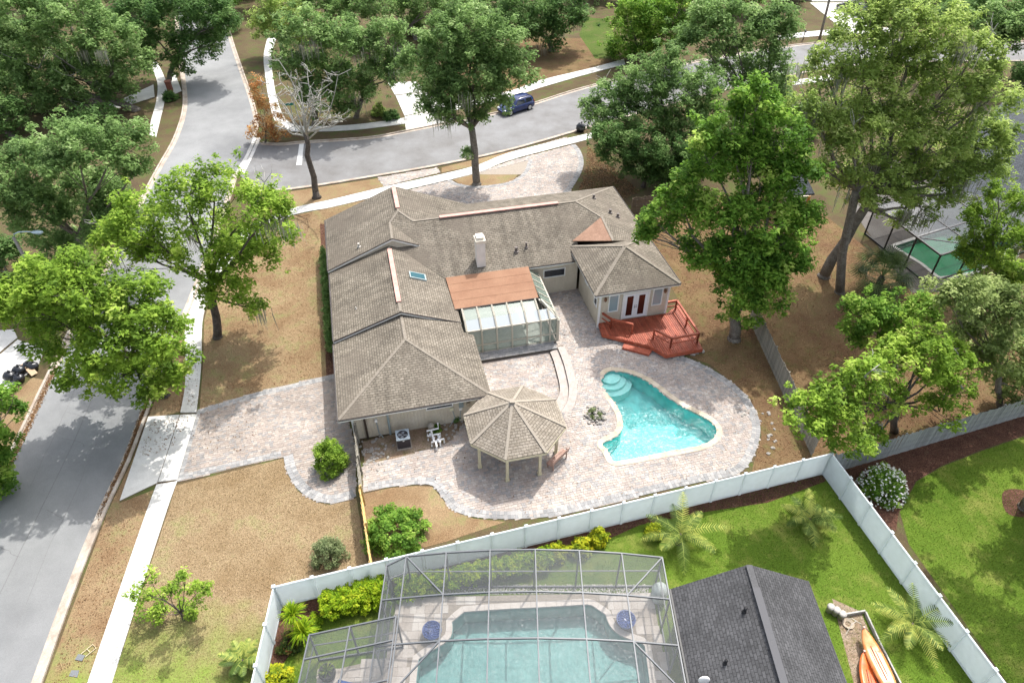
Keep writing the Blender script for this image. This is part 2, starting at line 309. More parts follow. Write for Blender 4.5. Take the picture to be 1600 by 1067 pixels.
# ---------------- pool outlines ----------------
def cr1(l): return [(880+x/4.444, 540+y/4.444) for x, y in l]
pool_px = cr1([(340, 172), (420, 182), (500, 204), (580, 243), (650, 292), (720, 347), (800, 402), (880, 447), (960, 487), (1028, 528), (1058, 562), (1066, 597), (1048, 637), (1000, 673), (930, 697)])
pool_a = smooth(GP(pool_px, .05), 5); pool_b = [p[:2] for p in GP(cr1([(800, 722), (650, 751), (500, 781), (347, 806), (300, 712), (262, 684)]), .05)]
pool_c = smooth(GP(cr1([(300, 660), (345, 640), (390, 610), (411, 570), (412, 520), (395, 460), (360, 400), (320, 347), (278, 302), (260, 257), (277, 212), (305, 183), (340, 172)]), .05), 5)[:-1]
POOL = list(pool_a)+pool_b+list(pool_c)
POOL2 = smooth(GP([(725, 956), (760, 953.5), (800, 951), (860, 948), (922, 944)], 0), 2)+smooth(GP([(946, 960), (950, 972), (957, 983), (970, 993), (988, 1000), (1007, 1006)], 0), 3)+[p[:2] for p in GP([(1014, 1057), (1020, 1110), (640, 1125), (650, 1067), (654, 1030)])]+smooth(GP([(682, 1012), (697, 1003), (705, 993), (707, 980), (706, 972)]), 3)
POOL3 = [p[:2] for p in GP([(1398, 385), (1500, 352), (1600, 330), (1640, 345), (1520, 425), (1468, 433), (1442, 412)])]
# ---------------- ground and lawns ----------------
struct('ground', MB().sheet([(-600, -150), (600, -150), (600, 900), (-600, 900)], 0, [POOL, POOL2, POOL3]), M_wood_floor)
def sheet(name, px, z, m, holes=(), sm=0):
    g = GP(px); g = smooth(g, sm, True) if sm else [p[:2] for p in g]; return struct(name, MB().sheet(g, z, holes), m), g
_, LAWN_TAN = sheet('front_lawn', [(275, 758), (443, 716), (447, 737), (465, 767), (490, 783), (515, 789), (557, 778), (575, 885), (425, 962), (400, 1110), (160, 1110), (175, 1067), (262, 800)], .006, M_tan)
sheet('front_yard', [(312, 640), (318, 560), (319, 500), (332, 458), (364, 408), (412, 364), (455, 338), (600, 306), (660, 300), (600, 330), (520, 400), (530, 585), (400, 616)], .006, M_dry)
sheet('verge', [(64, 1120), (70, 1067), (168, 800), (206, 720), (232, 652), (290, 500), (296, 490), (292, 640), (240, 655), (186, 786), (240, 765), (226, 806), (136, 1067), (118, 1120)], .006, M_dry)
sheet('verge', [(405, 303), (450, 300), (590, 279), (600, 292), (455, 326), (400, 348), (380, 360)], .006, M_dry)
sheet('verge', [(690, 262), (800, 236), (812, 236), (735, 261), (690, 270)], .006, M_dry)
sheet('island', [(700, 275), (722, 291), (752, 293), (800, 284), (828, 250), (740, 270)], .006, M_dry)
sheet('verge', [(0, 750), (30, 690), (74, 594), (50, 590), (0, 640), (-60, 740)], .006, M_dry)
_, LAWN_G = sheet('neighbour_lawn', [(437, 964), (1287, 739), (1610, 1150), (380, 1150)], .007, M_grass, [POOL2])
_, LAWN_R = sheet('side_lawn', [(1406, 800), (1432, 752), (1470, 730), (1530, 706), (1600, 682), (1760, 640), (1900, 900), (1760, 1150), (1620, 1130), (1420, 850)], .008, M_grass)
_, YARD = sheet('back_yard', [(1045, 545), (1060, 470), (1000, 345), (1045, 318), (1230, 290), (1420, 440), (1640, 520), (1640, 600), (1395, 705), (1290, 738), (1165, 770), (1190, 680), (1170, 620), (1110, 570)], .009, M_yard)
sheet('far_lawn', [(915, 28), (950, 30), (962, 60), (968, 92), (930, 92), (905, 55)], .006, lawnmat('lawn_painted_shade', (.055, .09, .016), (.08, .115, .024), (.11, .10, .04), s1=.2, s2=.5))  # cloud shade painted in as a darker green than the near lawns
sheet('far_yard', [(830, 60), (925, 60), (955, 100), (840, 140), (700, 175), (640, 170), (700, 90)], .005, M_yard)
sheet('shaded_bed', [(420, 165), (450, 110), (640, 120), (640, 190), (560, 200), (470, 197), (435, 180)], .007, M_wood_floor)
sheet('fence_bed', [(440, 950), (1287, 727), (1290, 752), (1200, 785), (1100, 800), (1000, 820), (960, 838), (900, 860), (800, 885), (640, 905), (505, 962), (470, 1000), (440, 1040), (425, 1080), (400, 1080)], .012, M_mulch)
sheet('side_bed', [(1292, 738), (1400, 708), (1600, 645), (1700, 625), (1720, 650), (1600, 680), (1530, 704), (1470, 728), (1430, 752), (1404, 800), (1400, 830), (1372, 812), (1340, 780)], .012, M_mulch)
sheet('planting_bed', [(566, 690), (735, 650), (706, 688), (680, 699), (620, 715), (570, 727)], .012, M_soil)
sheet('kayak_bed', [(1300, 935), (1345, 955), (1400, 1090), (1340, 1090)], .013, M_soil)
sheet('tree_ring', [(1566, 770), (1590, 764), (1620, 775), (1640, 800), (1600, 808), (1572, 800)], .013, M_mulch, sm=4)
sheet('bush_bed', [(567, 772), (610, 762), (650, 759), (675, 760), (690, 778), (706, 797), (740, 810), (790, 815), (700, 845), (575, 880)], .010, M_dry)
sheet('west_bed', [(500, 350), (512, 350), (527, 585), (510, 590)], .010, M_mulch)
# ---------------- roads ----------------
RE = smooth(GP([(20, 1180), (61, 1067), (110, 930), (162, 800), (200, 718), (226, 650), (262, 560), (300, 470), (338, 370), (372, 268)]), 6)
RE2 = smooth(GP([(398, 214), (402, 190), (392, 150), (378, 110), (362, 62), (352, 20), (346, -30)]), 6)
LE = smooth(GP([(-260, 1180), (-140, 980), (-60, 850), (0, 745), (26, 694), (72, 597), (130, 480), (180, 390), (245, 268), (274, 215), (288, 165), (284, 115), (278, 70), (275, 20), (274, -30)]), 6)
road = struct('road', MB().sheet(list(RE)+list(RE2)+list(LE)[::-1], .012), M_asph)
M_seam = mat('tar_seam', (.175, .175, .175), .8, fine=(20, .2))
ra = resample(RE, n=60); la = resample(LE[:len(LE)*2//3], n=60); mid_ = (ra+la[:60])/2
for k_, (f_, i0, i1, w_) in enumerate(((.5, 2, 58, .05), (.72, 6, 20, .035), (.3, 14, 30, .035), (.62, 30, 46, .035))):
    e = resample((ra*f_+la[:60]*(1-f_))[i0:i1], .5); e = e+np.cumsum(rng.normal(0, .03 if k_ else .008, e.shape), 0); s_ = MB(); strip(s_, e, offset(e, w_), .0165); s_.build('tar_seam', M_seam, road)
for k_ in range(14):
    i = int(rng.integers(3, 57)); f_ = rng.uniform(.1, .6); p_ = ra[i]*f_+la[i]*(1-f_); q_ = ra[i]*(f_+.3)+la[i]*(.7-f_); e = resample([p_, (p_+q_)/2+rng.normal(0, .3, 2), q_+rng.normal(0, .6, 2)], .3); e = e+rng.normal(0, .04, e.shape); s_ = MB(); strip(s_, e, offset(e, .03), .0165); s_.build('crack', M_seam, road)
SL = smooth(GP([(372, 268), (385, 288), (405, 299), (450, 297), (520, 287), (580, 277), (690, 258), (800, 234), (920, 200), (1080, 155), (1242, 117), (1380, 100), (1600, 96), (1800, 96)]), 6)
SU = smooth(GP([(398, 214), (410, 224), (440, 226), (470, 223), (575, 216), (632, 206), (712, 190), (800, 172), (842, 160), (920, 136), (1080, 98), (1245, 71), (1380, 62), (1600, 66), (1800, 70)]), 6)
struct('side_road', MB().sheet(list(SL)+list(SU)[::-1], .009), M_asph2)
def kerb(name, e, o, o2=None, gut=.35):
    """raised lip outside a road edge and the flat gutter inside it"""
    s = 1 if o > 0 else -1; e = resample(e, 1.2)
    k = MB(); strip(k, offset(e, 0.0), offset(e, .16*s), .115, 0.002); ob = struct('kerb', k, M_kerb)
    g = MB(); strip(g, offset(e, -.002*s), offset(e, -gut*s), .020); gt = g.build('gutter', M_kerb, ob)
    return ob
kerb('k', RE, -1); kerb('k', LE, 1); kerb('k', RE2, -1); kerb('k', SL[6*2:], -1); kerb('k', SU[6*1:], 1)
for o_ in (0, .55):                                                      # twin concrete bands across the junction mouth
    e = resample(GP([(368+o_*12, 270+o_*4), (384+o_*10, 243), (396+o_*10, 216)]), .8); m_ = MB(); strip(m_, e, offset(e, -.42), .024); struct('valley_gutter', m_, M_conc)
m_ = MB(); m_.sheet([p[:2] for p in GP([(463, 258.5), (471.5, 258), (475, 223.5), (468, 223.5)])], .018); struct('stop_line', m_, mat('road_paint', (.62, .62, .6), .7, fine=(30, .25)))
# ---------------- sidewalks: every slab a piece ----------------
def sidewalk(left, right, step=1.5, z=.05, name='sidewalk', m=None):
    a = resample(smooth(GP(left), 8), step*.25); n = len(a); b = resample(smooth(GP(right), 8), n=n)
    base = MB(); strip(base, a, b, z-.022); root = struct(name, base, M_joint)
    for i in range(0, n-1, 4):
        j = min(i+4, n-1); ii = list(range(i, j+1)); e0 = a[ii].copy(); e1 = b[ii].copy()
        if len(ii) < 2: continue
        t = (e0[1]-e0[0]); t /= np.linalg.norm(t); e0[0] += t*.008; e1[0] += t*.008; e0[-1] -= t*.008; e1[-1] -= t*.008
        s_ = MB(); strip(s_, e0, e1, z+random.uniform(-.004, .006), 0.003); s_.build('slab', m or M_conc, root)
    return root
sidewalk([(118, 1120), (137, 1067), (184, 930), (229, 800), (245, 757)], [(158, 1120), (175, 1067), (218, 930), (260, 800), (277, 752)])
sidewalk([(282, 645), (289, 606), (290, 560), (290, 500), (305, 450), (345, 392), (400, 350), (455, 327), (520, 312), (600, 293), (735, 262), (800, 238), (925, 208)],
         [(307, 645), (312, 600), (315, 560), (317, 500), (330, 458), (362, 408), (410, 364), (455, 337.5), (520, 324), (600, 305), (740, 272), (800, 250), (925, 217)])
sidewalk([(432, 60), (424, 90), (428, 130), (432, 150), (442, 180), (460, 196), (500, 198), (560, 195), (632, 185)], [(418, 60), (412, 90), (416, 130), (421, 160), (430, 190), (452, 205), (500, 206), (560, 203), (633, 194)])
sidewalk([(680, 172), (740, 155), (800, 142), (845, 126), (920, 108), (975, 93)], [(682, 180), (740, 166), (800, 152), (850, 136), (920, 116), (977, 101)])
sidewalk([(1215, 56), (1255, 51), (1320, 46), (1400, 44)], [(1215, 63), (1255, 59), (1320, 54), (1400, 52)])
sidewalk([(1238, 126), (1270, 122), (1330, 112)], [(1238, 134), (1270, 130), (1330, 121)])
sidewalk([(234, 98), (246, 130), (244, 160), (236, 190), (234, 212)], [(246, 98), (260, 130), (257, 160), (250, 190), (244, 215)])
def slabs(name, quads, z=.05):
    base = MB()
    for q in quads: base.sheet([p[:2] for p in GP(q)], z-.024)
    r_ = struct(name, base, M_joint)
    for q in quads:
        g = np.array([p[:2] for p in GP(q)]); c = g.mean(0); g = c+(g-c)*(1-.03/np.linalg.norm(g-c, axis=1)[:, None]); MB().prism(g, .003, z).build('slab', M_conc, r_)
slabs('driveway_apron', [[(187, 783), (232, 651), (281, 648), (246, 755)], [(247, 754), (282, 648), (308, 647), (277, 750)]])
slabs('concrete_driveway', [[(634, 204), (632, 183), (700, 168), (712, 189)], [(632, 182), (618, 150), (668, 145), (700, 167)], [(617, 149), (606, 130), (650, 128), (667, 144)]])
slabs('concrete_driveway', [[(-60, 600), (-60, 520), (22, 515), (28, 528)], [(-90, 690), (-60, 605), (28, 531), (72, 545), (60, 572), (5, 615)]])
slabs('concrete_driveway', [[(240, 133), (170, 165), (185, 170), (242, 152)], [(258, 130), (273, 113), (284, 143), (262, 152)]])
slabs('concrete_driveway', [[(1265, 5), (1318, 48), (1362, 48), (1330, 5)], [(1255, -12), (1264, 3), (1345, 3), (1345, -12)]])
# ---------------- pavers (too small to pick apart: joined) ----------------
def pavers(name, poly, ang, holes=(), z=.03, rowh=.165, lens=(.16, .23, .26), m=None, border=0, hz=None, frm=None, jitter=.004, base=True, excl=()):
    poly = [np.array(p[:2]) for p in poly]
    if frm is None: root = struct(name, MB().sheet(poly, z-.016, holes), M_joint) if base else None
    else: root = frm
    P = np.array(poly); ca, sa = math.cos(ang), math.sin(ang); Rm = np.array([[ca, sa], [-sa, ca]]); q = P @ Rm.T; lo, hi = q.min(0), q.max(0)
    cs = []; ss = []
    for y in np.arange(lo[1], hi[1], rowh):
        n = int((hi[0]-lo[0])/min(lens))+2; l = np.array(lens)[rng.integers(0, len(lens), n)]; x = lo[0]-rng.random()*.2+np.cumsum(l); cs.append(np.c_[x-l/2, np.full(n, y+rowh/2)]); ss.append(np.c_[l, np.full(n, rowh)])
    c = np.vstack(cs); s_ = np.vstack(ss); wc = c @ Rm
    keep = inside(wc, poly)
    for h in list(holes)+list(excl): keep &= ~inside(wc, h)
    if hz is not None:
        for ln in (STEP_O, STEP_I): dd, sg_, pr_ = side_dist(wc, ln); keep &= ~((dd < .42) & (sg_ > 0) & (pr_ < .85)) & ~((dd < .07) & (pr_ < .85))
        d1_, s1_, p1_ = side_dist(wc, STEP_O); d2_, s2_, p2_ = side_dist(wc, STEP_I); keep &= ~((s1_ < 0) & (s2_ > 0) & (d1_ < .8) & (d2_ < .8) & (p1_ > .02) & (p1_ < .98))
    edge = None
    if border:
        inner = offset(resample(poly+[poly[0]], .25), border, True); 
        if not inside(inner[:1], poly)[0]: inner = offset(resample(poly+[poly[0]], .25), -border, True)
    c, s_, wc = c[keep], s_[keep], wc[keep]; n = len(c); g = .006
    hx = s_[:, 0]/2-g; hy = s_[:, 1]/2-g
    corn = np.stack([np.c_[-hx, -hy], np.c_[hx, -hy], np.c_[hx, hy], np.c_[-hx, hy]], 1) @ Rm+wc[:, None, :]
    zt = z+rng.normal(0, jitter, (n, 1))+rng.normal(0, .0016, (n, 4))
    if hz is not None: zt = zt+hz(wc)[:, None]
    top = np.concatenate([corn, zt[:, :, None]], 2); bot = top.copy(); bot[:, :, 2] = bot[:, :, 2]-.03
    fs = [top]
    for k in range(4): k2 = (k+1) % 4; fs.append(np.stack([bot[:, k], bot[:, k2], top[:, k2], top[:, k]], 1))
    V = np.concatenate(fs, 0).reshape(-1, 3); tint = np.tile(rng.random(n), 5)
    o = place('pavers', npmesh('pavers', V, 4, tint, m or M_pav), root); tag(o, kind='stuff'); return root
def border_course(root, line, wd, z=.034, step=.2, m=None, closed=False, hz=None, rows=1):
    """stones laid side by side along a curve"""
    V = []; T = []
    for r_ in range(rows):
        l = resample(line, step); n = offset(l, 1, closed)-l; s = np.sign(wd); w0 = wd/rows*r_; w1 = wd/rows*(r_+1)
        for i in range(len(l)-1):
            a, b = l[i], l[i+1]; t = (b-a)*.03; q = [a+n[i]*(w0+.006*s)+t, b+n[i+1]*(w0+.006*s)-t, b+n[i+1]*(w1-.006*s)-t, a+n[i]*(w1-.006*s)+t]
            zz = z+random.uniform(-.004, .004)
            if hz is not None: zz += float(hz(np.array([(a+b)/2]))[0])
            tp = [np.array([*p, zz]) for p in q]; bt = [np.array([*p, zz-.03]) for p in q]; tt = random.random()
            for f in ([tp]+[[bt[k], bt[(k+1) % 4], tp[(k+1) % 4], tp[k]] for k in range(4)]): V += f; T.append(tt)
    o = place('border_stones', npmesh('border_stones', np.array(V), 4, T, m or M_bord), root); tag(o, kind='stuff')
# patio levels: the pool terrace stands two curved steps above the sunken court
STEP_O = smooth(GP([(871, 544), (876, 556), (881, 570), (886, 590), (889, 608), (887, 625), (878, 640), (866, 650)], .2), 6)
STEP_I = smooth(GP([(859.5, 551), (864, 562), (868, 575), (873, 595), (875, 608), (873, 618), (868, 627), (860, 634)], .1), 6)
def side_dist(P, line):
    l = np.array(line); best = np.full(len(P), 1e9); sg = np.zeros(len(P)); par = np.zeros(len(P))
    for i in range(len(l)-1):
        d = l[i+1]-l[i]; t = np.clip(((P-l[i]) @ d)/(d @ d), 0, 1); q = P-(l[i]+t[:, None]*d); r = np.linalg.norm(q, axis=1); m = r < best-1e-9
        best[m] = r[m]; sg[m] = np.sign(d[0]*q[m, 1]-d[1]*q[m, 0]); par[m] = i/(len(l)-1)
    return best, sg, par
def patio_h(P):
    P = np.asarray(P)[:, :2]; d, s, par = side_dist(P, STEP_O); d2, s2, _ = side_dist(P, STEP_I)
    endf = np.clip((1-par)*3.2, 0, 1); a = np.where(s > 0, .24*np.clip(1-d/3.0, 0, 1)**1.5, 0.); near = (P @ BX < 34.35)
    b = np.where((s < 0) & (s2 > 0) & (d < .75) & (d2 < .75), .12, 0.)
    return (a+b)*endf*near
PATIO_px = [(567, 768), (567, 728), (600, 720), (680, 700), (706, 688), (735, 648), (735, 540), (820, 480), (862, 457), (903, 451), (934, 512), (990, 535), (1046, 552), (1080, 562), (1120, 582), (1158, 610), (1180, 640), (1188, 668), (1184, 695), (1172, 722), (1150, 742)]
PATIO_lo = [(1100, 752), (1000, 775), (930, 792), (870, 806), (800, 811), (742, 808), (708, 797), (690, 776), (676, 759), (650, 757), (610, 761)]
PAT1 = [p[:2] for p in GP(PATIO_px[:11])]; PAT2 = smooth(GP(PATIO_px[11:]+PATIO_lo+[PATIO_px[0]]), 4)[:-1]; PATIO = PAT1[0:]+PAT2
COPE_OUT = list(offset(resample(list(POOL)+[POOL[0]], .2)[:-1], .34, True))
if inside([COPE_OUT[0]], POOL)[0]: COPE_OUT = list(offset(resample(list(POOL)+[POOL[0]], .2)[:-1], -.34, True))
patio = pavers('patio', PATIO, YAW+.03, [POOL], hz=patio_h)
o1 = resample(PAT2, .2); s0 = .5 if inside(offset(o1, .5)[20:21], PATIO)[0] else -.5
border_course(patio, o1, s0, .040, .2, rows=2)
M_riser = brickmat('brick_riser', ((.16, .085, .065), (.22, .13, .10)), (.10, .09, .08), .22, .11, .01)
def riser(name, line, z0, z1, wd):
    r_ = MB(); l = resample(line, .25); strip(r_, l, offset(l, wd), z1, z0); return struct(name, r_, M_riser)
M_pav2 = mat('paver_drive', (.56, .54, .53), .85, attr='tint', ramp=PAV, col2=(.86, .84, .83), nscale=.5, detail=8, fine=(22, .2), spec=.2)
drive = pavers('paver_driveway', [p[:2] for p in GP([(277, 753), (309, 640), (400, 613), (527, 583), (545, 660), (556, 700), (556, 775)])]+smooth(GP([(556, 776), (535, 784), (510, 786), (488, 780), (466, 765), (449, 738), (443, 714)]), 4)+[p[:2] for p in GP([(400, 723)])], YAW+.05, m=M_pav2)
b1 = GP([(309, 641), (400, 614), (527, 584)]); border_course(drive, b1, -.42, .04, .21, rows=2)
b2 = [p for p in smooth(GP([(277, 752), (400, 722.5), (440, 713)]), 4)]; border_course(drive, b2, .42, .04, .21, rows=2)
b3 = smooth(GP([(443, 714), (449, 738), (466, 765), (488, 780), (510, 786), (535, 784), (556, 776)]), 5); border_course(drive, b3, .55, .04, .21, rows=2)
border_course(drive, GP([(277, 752), (309, 641)]), -.24, .04, .21)
b4 = smooth(GP([(500, 712), (502, 728), (512, 738), (526, 737)]), 5); border_course(drive, b4, -.3, .042, .2, rows=1)
ISL = smooth(GP([(700, 277.5), (712, 286), (732, 290.5), (752, 291), (780, 288), (800, 283), (818, 270), (826, 251)]), 5)
CIRC = [p[:2] for p in GP([(624, 301), (740, 273), (800, 251), (897, 226)])]+smooth(GP([(905, 236), (911, 252), (908, 268), (896, 290), (880, 310), (820, 330), (700, 330), (640, 318)]), 4)
circ = pavers('circular_driveway', CIRC, YAW, [list(ISL)+[p[:2] for p in GP([(740, 273)])]])
border_course(circ, resample(smooth(GP([(899, 226), (907, 236), (912, 252), (909, 268), (897, 290), (884, 306)]), 5), .2), -.5, .04, .2, rows=2)
border_course(circ, ISL, -.4, .04, .2, rows=2)
pavers('driveway_mouth', [p[:2] for p in GP([(590, 278), (682, 262.5), (688, 270), (600, 292)])], YAW)
pavers('driveway_mouth', [p[:2] for p in GP([(812, 235.5), (884, 215), (888, 218), (820, 237)])], YAW)
# ---------------- pools ----------------
def pool(name, label, edge, depth, wl, shell, water, cope, cw, cz, cstep=.4):
    c = np.mean(np.array([q[:2] for q in edge]), 0); t = thing(name, label, 'pool', (*c, 0)); e = resample(list(edge)+[edge[0]], .25)[:-1]
    sgn = 1 if not inside([offset(e, .15, True)[0]], edge)[0] else -1
    b = MB(); strip(b, e, offset(e, -.02*sgn, True), -.02, None, True); n = len(e)
    b.add([(*p, .0) for p in e]+[(*p, -depth) for p in e], [(i, (i+1) % n, n+(i+1) % n, n+i) for i in range(n)]); b.sheet([q[:2] for q in edge], -depth); b.build('basin', shell, t)
    MB().sheet([q[:2] for q in edge], wl).build('water', water, t)
    out = offset(e, cw*sgn, True); rn = np.linspace(0, n, max(8, int(n*.25/cstep)), dtype=int)
    for i, j in zip(rn[:-1], rn[1:]):
        ii = [k % n for k in range(i, j+1)]; k_ = MB(); e0 = e[ii].copy(); e1 = out[ii].copy(); d = (e0[-1]-e0[-2])*.03; e0[-1] -= d; e1[-1] -= d
        strip(k_, offset(e0, 0)-0*e0, e1, cz+random.uniform(-.003, .003), -.1); k_.build('coping_stone', cope, t)
    return t, e
M_shell = mat('pool_plaster', (.15, .53, .51), .7, col2=(.23, .60, .57), nscale=.7, detail=8, fine=(2, .22))
M_water = watermat('pool_water', (.86, 1, 1), 5.5, .6, .2)
M_cope = mat('coping', (.42, .35, .25), .8, col2=(.54, .47, .37), nscale=1.2, fine=(20, .15), orand=.08)
p1, pe1 = pool('swimming_pool', 'kidney shaped turquoise swimming pool set in the paver patio', POOL, 1.15, -.13, M_shell, M_water, M_cope, .34, .055)
sc = GP([cr1([(300, 185)])[0]], 0)[0]
for i, (r_, z_) in enumerate(((.62, -.2), (1.0, -.38), (1.4, -.58))):
    q = [(sc[0]+r_*math.cos(a)*1.05+.25, sc[1]+r_*math.sin(a)*1.05-.2) for a in np.linspace(0, 2*math.pi, 28)[:-1]]
    q = [p for p in q]; k_ = inside(q, POOL); cl = []
    for p, kk in zip(q, k_):
        p = np.array(p)
        if not kk:
            pe = np.array(pe1); j = np.argmin(np.linalg.norm(pe-p, axis=1)); p = pe[j]+(np.array(sc[:2])-pe[j])*.01
        cl.append(p)
    MB().prism(cl, -1.14, z_).build('entry_step', mat('step_plaster', (.42, .70, .66), .7, fine=(6, .1)), p1)
M_shell2 = mat('pool_plaster_pale', (.21, .345, .34), .7, col2=(.29, .42, .41), nscale=.7, fine=(4, .12))
M_water2 = watermat('pool_water_pale', (.80, .97, .96), 7.0, .6, .2)
p2, pe2 = pool('screened_pool', 'pale blue swimming pool with angled corners under the screen cage', POOL2, 1.1, -.10, M_shell2, M_water2, mat('coping_pale', (.50, .45, .40), .8, col2=(.58, .53, .48), nscale=2, fine=(20, .15)), .3, .05)
M_shell3 = mat('pool_green_plaster', (.08, .27, .19), .7, col2=(.10, .32, .23), nscale=.8)
p3, _ = pool('green_pool', 'murky green swimming pool inside the black framed cage', POOL3, .45, -.1, M_shell3, watermat('pool_water_green', (.55, .9, .7), 3, .05), M_conc, .3, .05)
# ---------------- house ----------------
M_sh = brickmat('shingles', ((.17, .147, .116), (.23, .202, .162)), (.094, .08, .062), .30, .16, .018, bump=.7, streak=.3, stain=(.13, .11, .088))
M_cap = mat('ridge_shingle', (.185, .16, .127), .9, col2=(.235, .205, .167), nscale=4, fine=(18, .25))
M_vent = mat('ridge_vent_pink', (.48, .25, .21), .7, col2=(.56, .33, .28), nscale=2, fine=(15, .15))
M_white = mat('white_trim', (.72, .71, .68), .6, fine=(8, .08)); M_drip = mat('drip_edge', (.035, .028, .025), .6)
M_side = None
def sidingmat(name, c, c2):
    m = mat(name, c, .8, col2=c2, nscale=.9, fine=(12, .1)); t = m.node_tree; N = t.nodes; L = t.links; tc = [n for n in N if n.type == 'TEX_COORD'][0]
    uvb = N.new('ShaderNodeTexBrick'); uvb.inputs['Scale'].default_value = 1; uvb.inputs['Brick Width'].default_value = .2; uvb.inputs['Row Height'].default_value = 50; uvb.inputs['Mortar Size'].default_value = .018; uvb.offset = 0
    L.new(tc.outputs['UV'], uvb.inputs['Vector']); bp = N.new('ShaderNodeBump'); bp.invert = True; bp.inputs['Strength'].default_value = 1; bp.inputs['Distance'].default_value = .03; L.new(uvb.outputs['Fac'], bp.inputs['Height']); L.new(bp.outputs[0], N['Principled BSDF'].inputs['Normal']); return m
M_wall = sidingmat('grooved_siding', (.50, .44, .34), (.58, .52, .42))
M_glass = mat('dark_glass', (.02, .025, .03), .05, spec=.8)
house = thing('house', 'large single storey house with brown shingle roofs and a glass sunroom', 'house', HW(7, 42))
def slab_face(mb, pts, th=.12, ev=None):
    """roof slope: top face with UV in metres (u along the eave) and a solid edge below"""
    P = [np.array(p, float) for p in pts]; n = np.zeros(3)
    for i in range(len(P)): n += np.cross(P[i]-P[0], P[(i+1) % len(P)]-P[0])
    n /= np.linalg.norm(n)
    if n[2] < 0: P = P[::-1]; n = -n
    u = np.cross([0, 0, 1.], n); u = u/np.linalg.norm(u) if np.linalg.norm(u) > 1e-6 else np.array([1., 0, 0]); v = np.cross(n, u); k = len(P)
    top = tessellate_polygon([[Vector((p @ u, p @ v, 0)) for p in P]]); fs = []; uv = []
    for t in top:
        a, b, c = (P[i] for i in t); t = t if np.cross(b-a, c-a) @ n > 0 else t[::-1]
        fs.append(tuple(t)); uv.append([(P[i] @ u, P[i] @ v) for i in t])
    vs = P+[p-np.array([0, 0, th]) for p in P]
    for i in range(k): j = (i+1) % k; fs.append((i, k+i, k+j, j)); uv.append([(0, 0), (0, .01), (.01, .01), (.01, 0)])
    mb.add(vs, fs, uv)
def slope(pts, parent=house, m=None, name='roof_slope', th=.12):
    mb = MB(); slab_face(mb, pts, th); return mb.build(name, m or M_sh, parent)
zg, zm, zu, zn = 2.55, 2.75, 2.95, 2.9
gp = (.9, 32.9, 4.0)
slope(HP([(-3.6, 28.45, zg), (5.3, 28.45, zg), gp]))
slope(HP([(-3.6, 28.45, zg), gp, (.9, 36.2, 4.0), (-3.6, 36.2, zg)]))
slope(HP([(5.3, 28.45, zg), (5.3, 34.0, zg), (4.7, 34.2, zg+.2), (4.6, 36.0, zg+.22), (.9, 36.2, 4.0), gp]))
slope(HP([(-3.55, 35.25, zm), (.9, 35.25, 4.33), (.9, 43.6, 4.33), (-3.55, 43.6, zm)]))
slope(HP([(4.7, 35.25, zm), (.9, 35.25, 4.33), (.9, 43.7, 4.33), (4.7, 39.9, zm)]))
R1, R2, R3, R4, R5, R6 = (2.02, 49.8, 5.3), (2.0, 46.0, 5.3), (1.25, 45.05, 4.95), (1.2, 42.86, 4.95), (2.95, 44.95, 4.9), (15.4, 44.95, 4.9)
slope(HP([(-3.6, 42.86, zu), R4, R3, R2, R1, (-3.6, 49.95, zu)]))
slope(HP([R4, (3.05, 42.86, 4.13), R3]))
slope(HP([R1, R2, R5, (7.75, 49.9, zn)]))
slope(HP([R2, R3, (1.0, 43.45, 4.28), (4.42, 40.05, zn), (14.45, 40.05, zn), (14.6, 41.6, 3.53), (17.0, 43.3, 4.24), R6, R5]))
slope(HP([R5, R6, (20.35, 49.9, zn), (7.75, 49.9, zn)]))
slope(HP([R6, (17.0, 43.3, 4.24), (20.35, 40.0, zn), (20.35, 49.9, zn)]))
pc = (17.02, 38.35, 4.85); pz = 3.3
PQ = [(13.9, 35.25, pz), (20.1, 35.25, pz), (20.1, 41.45, pz), (13.9, 41.45, pz)]
for i in range(4): slope(HP([PQ[i], PQ[(i+1) % 4], pc]))
M_cop = mat('rust_membrane', (.205, .10, .054), .75, col2=(.245, .13, .074), nscale=.7, detail=8, fine=(12, .15))
slope(HP([(17.0, 43.3, 4.30), (14.15, 41.45, 3.72), (16.85, 40.2, 4.12)]), m=mat('rust_cricket', (.20, .112, .072), .8, col2=(.26, .155, .105), nscale=1.5, fine=(12, .2)), name='cricket', th=.06)
slope(HP([(17.0, 43.3, 4.30), (16.85, 40.2, 4.12), (19.2, 40.6, 3.5)]), name='cricket', th=.06)
def cap(a, b, w_=.17, m=None, name='ridge_cap', h=.04, lift=.0):
    mb = MB(); mb.beam(HW(a[0], a[1], a[2]+lift), HW(b[0], b[1], b[2]+lift), w_, h); return mb.build(name, m or M_cap, house)
for a, b in ((gp, (-3.55, 28.5, zg)), (gp, (5.25, 28.5, zg)), (gp, (.9, 35.2, 4.0)), ((.9, 35.3, 4.33), (.9, 42.8, 4.33)), (R4, R3), (R3, R2), (R2, R1), (R2, R5), (R5, R6), (R6, (20.3, 49.85, zn)), (R6, (17.0, 43.3, 4.24)), ((17, 43.3, 4.30), (16.85, 40.2, 4.12))): cap(a, b)
for q in PQ: cap(pc, (q[0]*.995+pc[0]*.005, q[1]*.995+pc[1]*.005, q[2]), .24)
for a, b in (((.9, 36.2, 4.33), (.9, 42.4, 4.33)), ((2.01, 46.3, 5.3), (2.02, 49.5, 5.3)), ((4.9, 44.95, 4.9), (14.0, 44.95, 4.9))): cap(a, b, .30, M_vent, 'ridge_vent', .09, .07)
